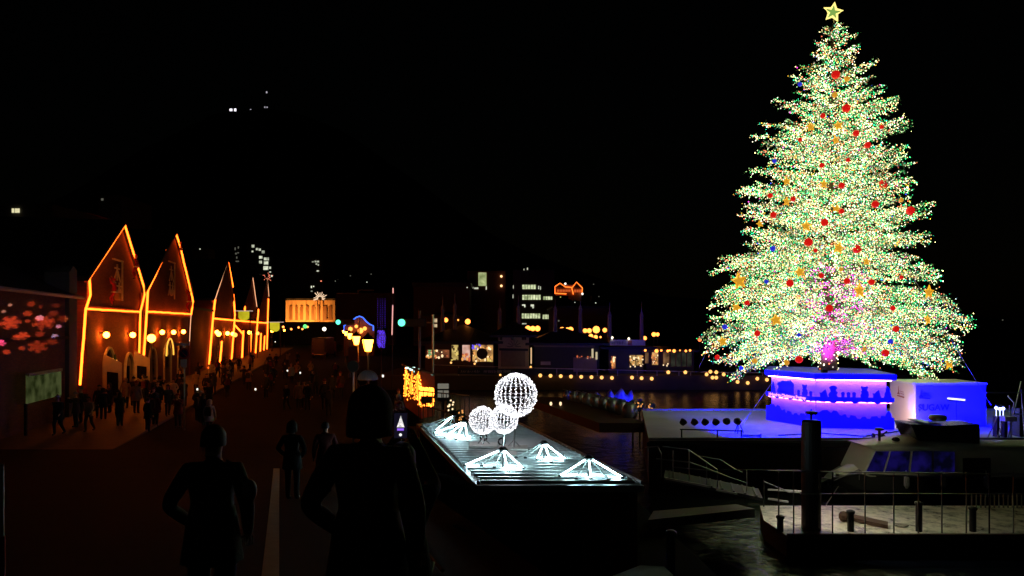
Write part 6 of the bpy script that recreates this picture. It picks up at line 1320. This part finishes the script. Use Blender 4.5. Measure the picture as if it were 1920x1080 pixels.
# clear umbrella held under the lantern
Y = 31; c = at(690, 712, Y); t = thing('umbrella', 'clear dome umbrella catching lamplight right of the oval sign', 'umbrella', (c.x, Y, c.z - 1))
m, tt, bs = new_mat('clear_vinyl'); bs.inputs['Base Color'].default_value = (.8, .8, .75, 1); bs.inputs['Roughness'].default_value = .35; bs.inputs['Alpha'].default_value = .35
r_ = .43; b = MB(); b.lathe(c, [(r_ * math.cos(a), r_ * .95 * math.sin(a)) for a in [PI / 2 * i / 7 for i in range(8)]], 16); b.build('canopy', m, t, smooth=True)
b = MB()
for k in range(8): a0 = 2 * PI * k / 8; b.tube([c + Vector((r_ * 1.01 * math.cos(a) * math.cos(a0), r_ * 1.01 * math.cos(a) * math.sin(a0), r_ * .96 * math.sin(a))) for a in [PI / 2 * i / 7 for i in range(8)]], .006, 4)
b.build('rib', M_steel, t); MB().tube([c + Vector((0, 0, r_)), c - Vector((0, 0, .75))], .01, 5).build('shaft', M_dark, t)
person('phone', c.x, Y + .25, R(160), 'dark grey', 'black', 'hair', 'person standing under the clear dome umbrella', z=gz(Y))
# the crowd
lit = [('stand', 560, 45, 170, 'beige', 'dark grey', 'hair', 'person in beige coat lit by a phone in the middle of the street'), ('phone', 570, 45.3, 190, 'tan', 'black', 'long_hair', 'long-haired person in tan coat beside the one in beige'), ('walk', 577, 44.5, 10, 'black', 'black', 'hair', 'black-clad walker just right of the tan-coated pair')]
for ps, px, Y, a, c1_, c2n, hd, lb in lit: person(ps, near(px, Y), Y, R(a), c1_, c2n, hd, lb, 'people strolling in the street')
for px, py, Y, lb in ((563, 699, 44.5, 'white phone light glowing above the beige-coated person'), (539, 695, 47, 'small white phone light left in the street'), (479, 730, 36, 'white phone torch among the dark walkers'), (370, 730, 35, 'small white phone light at the edge of the crowd'), (516, 641, 80, 'white light at the far corner of the warehouse row'), (718, 705, 30, 'white gleam of a raised phone right of the umbrella')):
    p = at(px, py, Y); t = thing('phone_light', lb, 'phone'); t.location = p; WO[t] = p; MB().box(p + Vector((0, .02, 0)), (.09, .015, .16)).build('case', M_black, t); MB().box(p, (.075, .01, .1)).build('screen', glow('screen_white', (1.5, 1.4, 1.2), 1), t)
    z = gz(Y); 
used = set(); random.seed(21)
marks = [(0, 'left of the noticeboard'), (60, 'under the noticeboard'), (120, 'before the snowflake wall'), (165, 'by the nearest gable corner'), (205, 'before the first arched door'), (245, 'between the two warehouses'), (290, 'below the bright globe lamp'), (330, 'near the no-parking sign'), (370, 'beside the dark link wall'), (420, 'before the third gable'), (470, 'under the yellow banners'), (520, 'at the far kerb'), (600, 'in mid street'), (720, 'near the lantern row'), (760, 'before the golden hut')]
heads = ['hair', 'beanie', 'hood', 'long_hair']; hn = {'hair': 'short hair', 'beanie': 'a bobble hat', 'hood': 'the hood up', 'long_hair': 'long hair'}; poses = ['stand', 'pockets', 'walk', 'phone']; pn = {'stand': 'standing', 'pockets': 'hands in pockets', 'walk': 'walking', 'phone': 'holding up a phone'}
cols = list(CLOTH); wts = [9, 7, 5, 3, 3, 2, 2, 3, 3, 1]
spots_ = []
for k in range(400):
    if len(spots_) >= 84: break
    r_ = random.random()
    if r_ < .62: Y = random.uniform(33, 52); px = random.uniform(-10, 400)
    elif r_ < .85: Y = random.uniform(52, 95); px = random.uniform(330, 520)
    elif r_ < .94: Y = random.uniform(40, 100); px = random.uniform(530, 640)
    else: Y = random.uniform(30, 44); px = random.uniform(675, 752)
    x = near(px, Y)
    fx = -25.7 - .247 * (Y - 46)
    if x < fx + 1.3: continue
    if 640 < px < 675: continue
    if any((x - a) ** 2 + (Y - b_) ** 2 < .5 for a, b_ in spots_): continue
    spots_.append((x, Y)); mk = min(marks, key=lambda q: abs(q[0] - px))[1]
    for _ in range(60):
        c = random.choices(cols, wts)[0]; hd = random.choice(heads); ps = random.choice(poses); key = (c, hd, ps, mk)
        if key not in used: break
    used.add(key)
    if x < -22 and Y < 45: pass
    person(ps, x, Y, random.choice((0, PI)) + random.uniform(-.9, .9), c, random.choice(('black', 'dark grey', 'navy')), hd, '%s coat, %s, %s, %s' % (c, hn[hd], pn[ps], mk), 'people strolling in the street', random.uniform(.92, 1.05), bag=random.choice((None, None, None, 'brown', 'dark grey', 'olive', 'dark red')), z=gz(Y) + (.12 if x < fx + 5.5 else 0), headcol=random.choice(('white', 'dark red', 'black', 'pale grey')))
print('crowd', len(spots_))
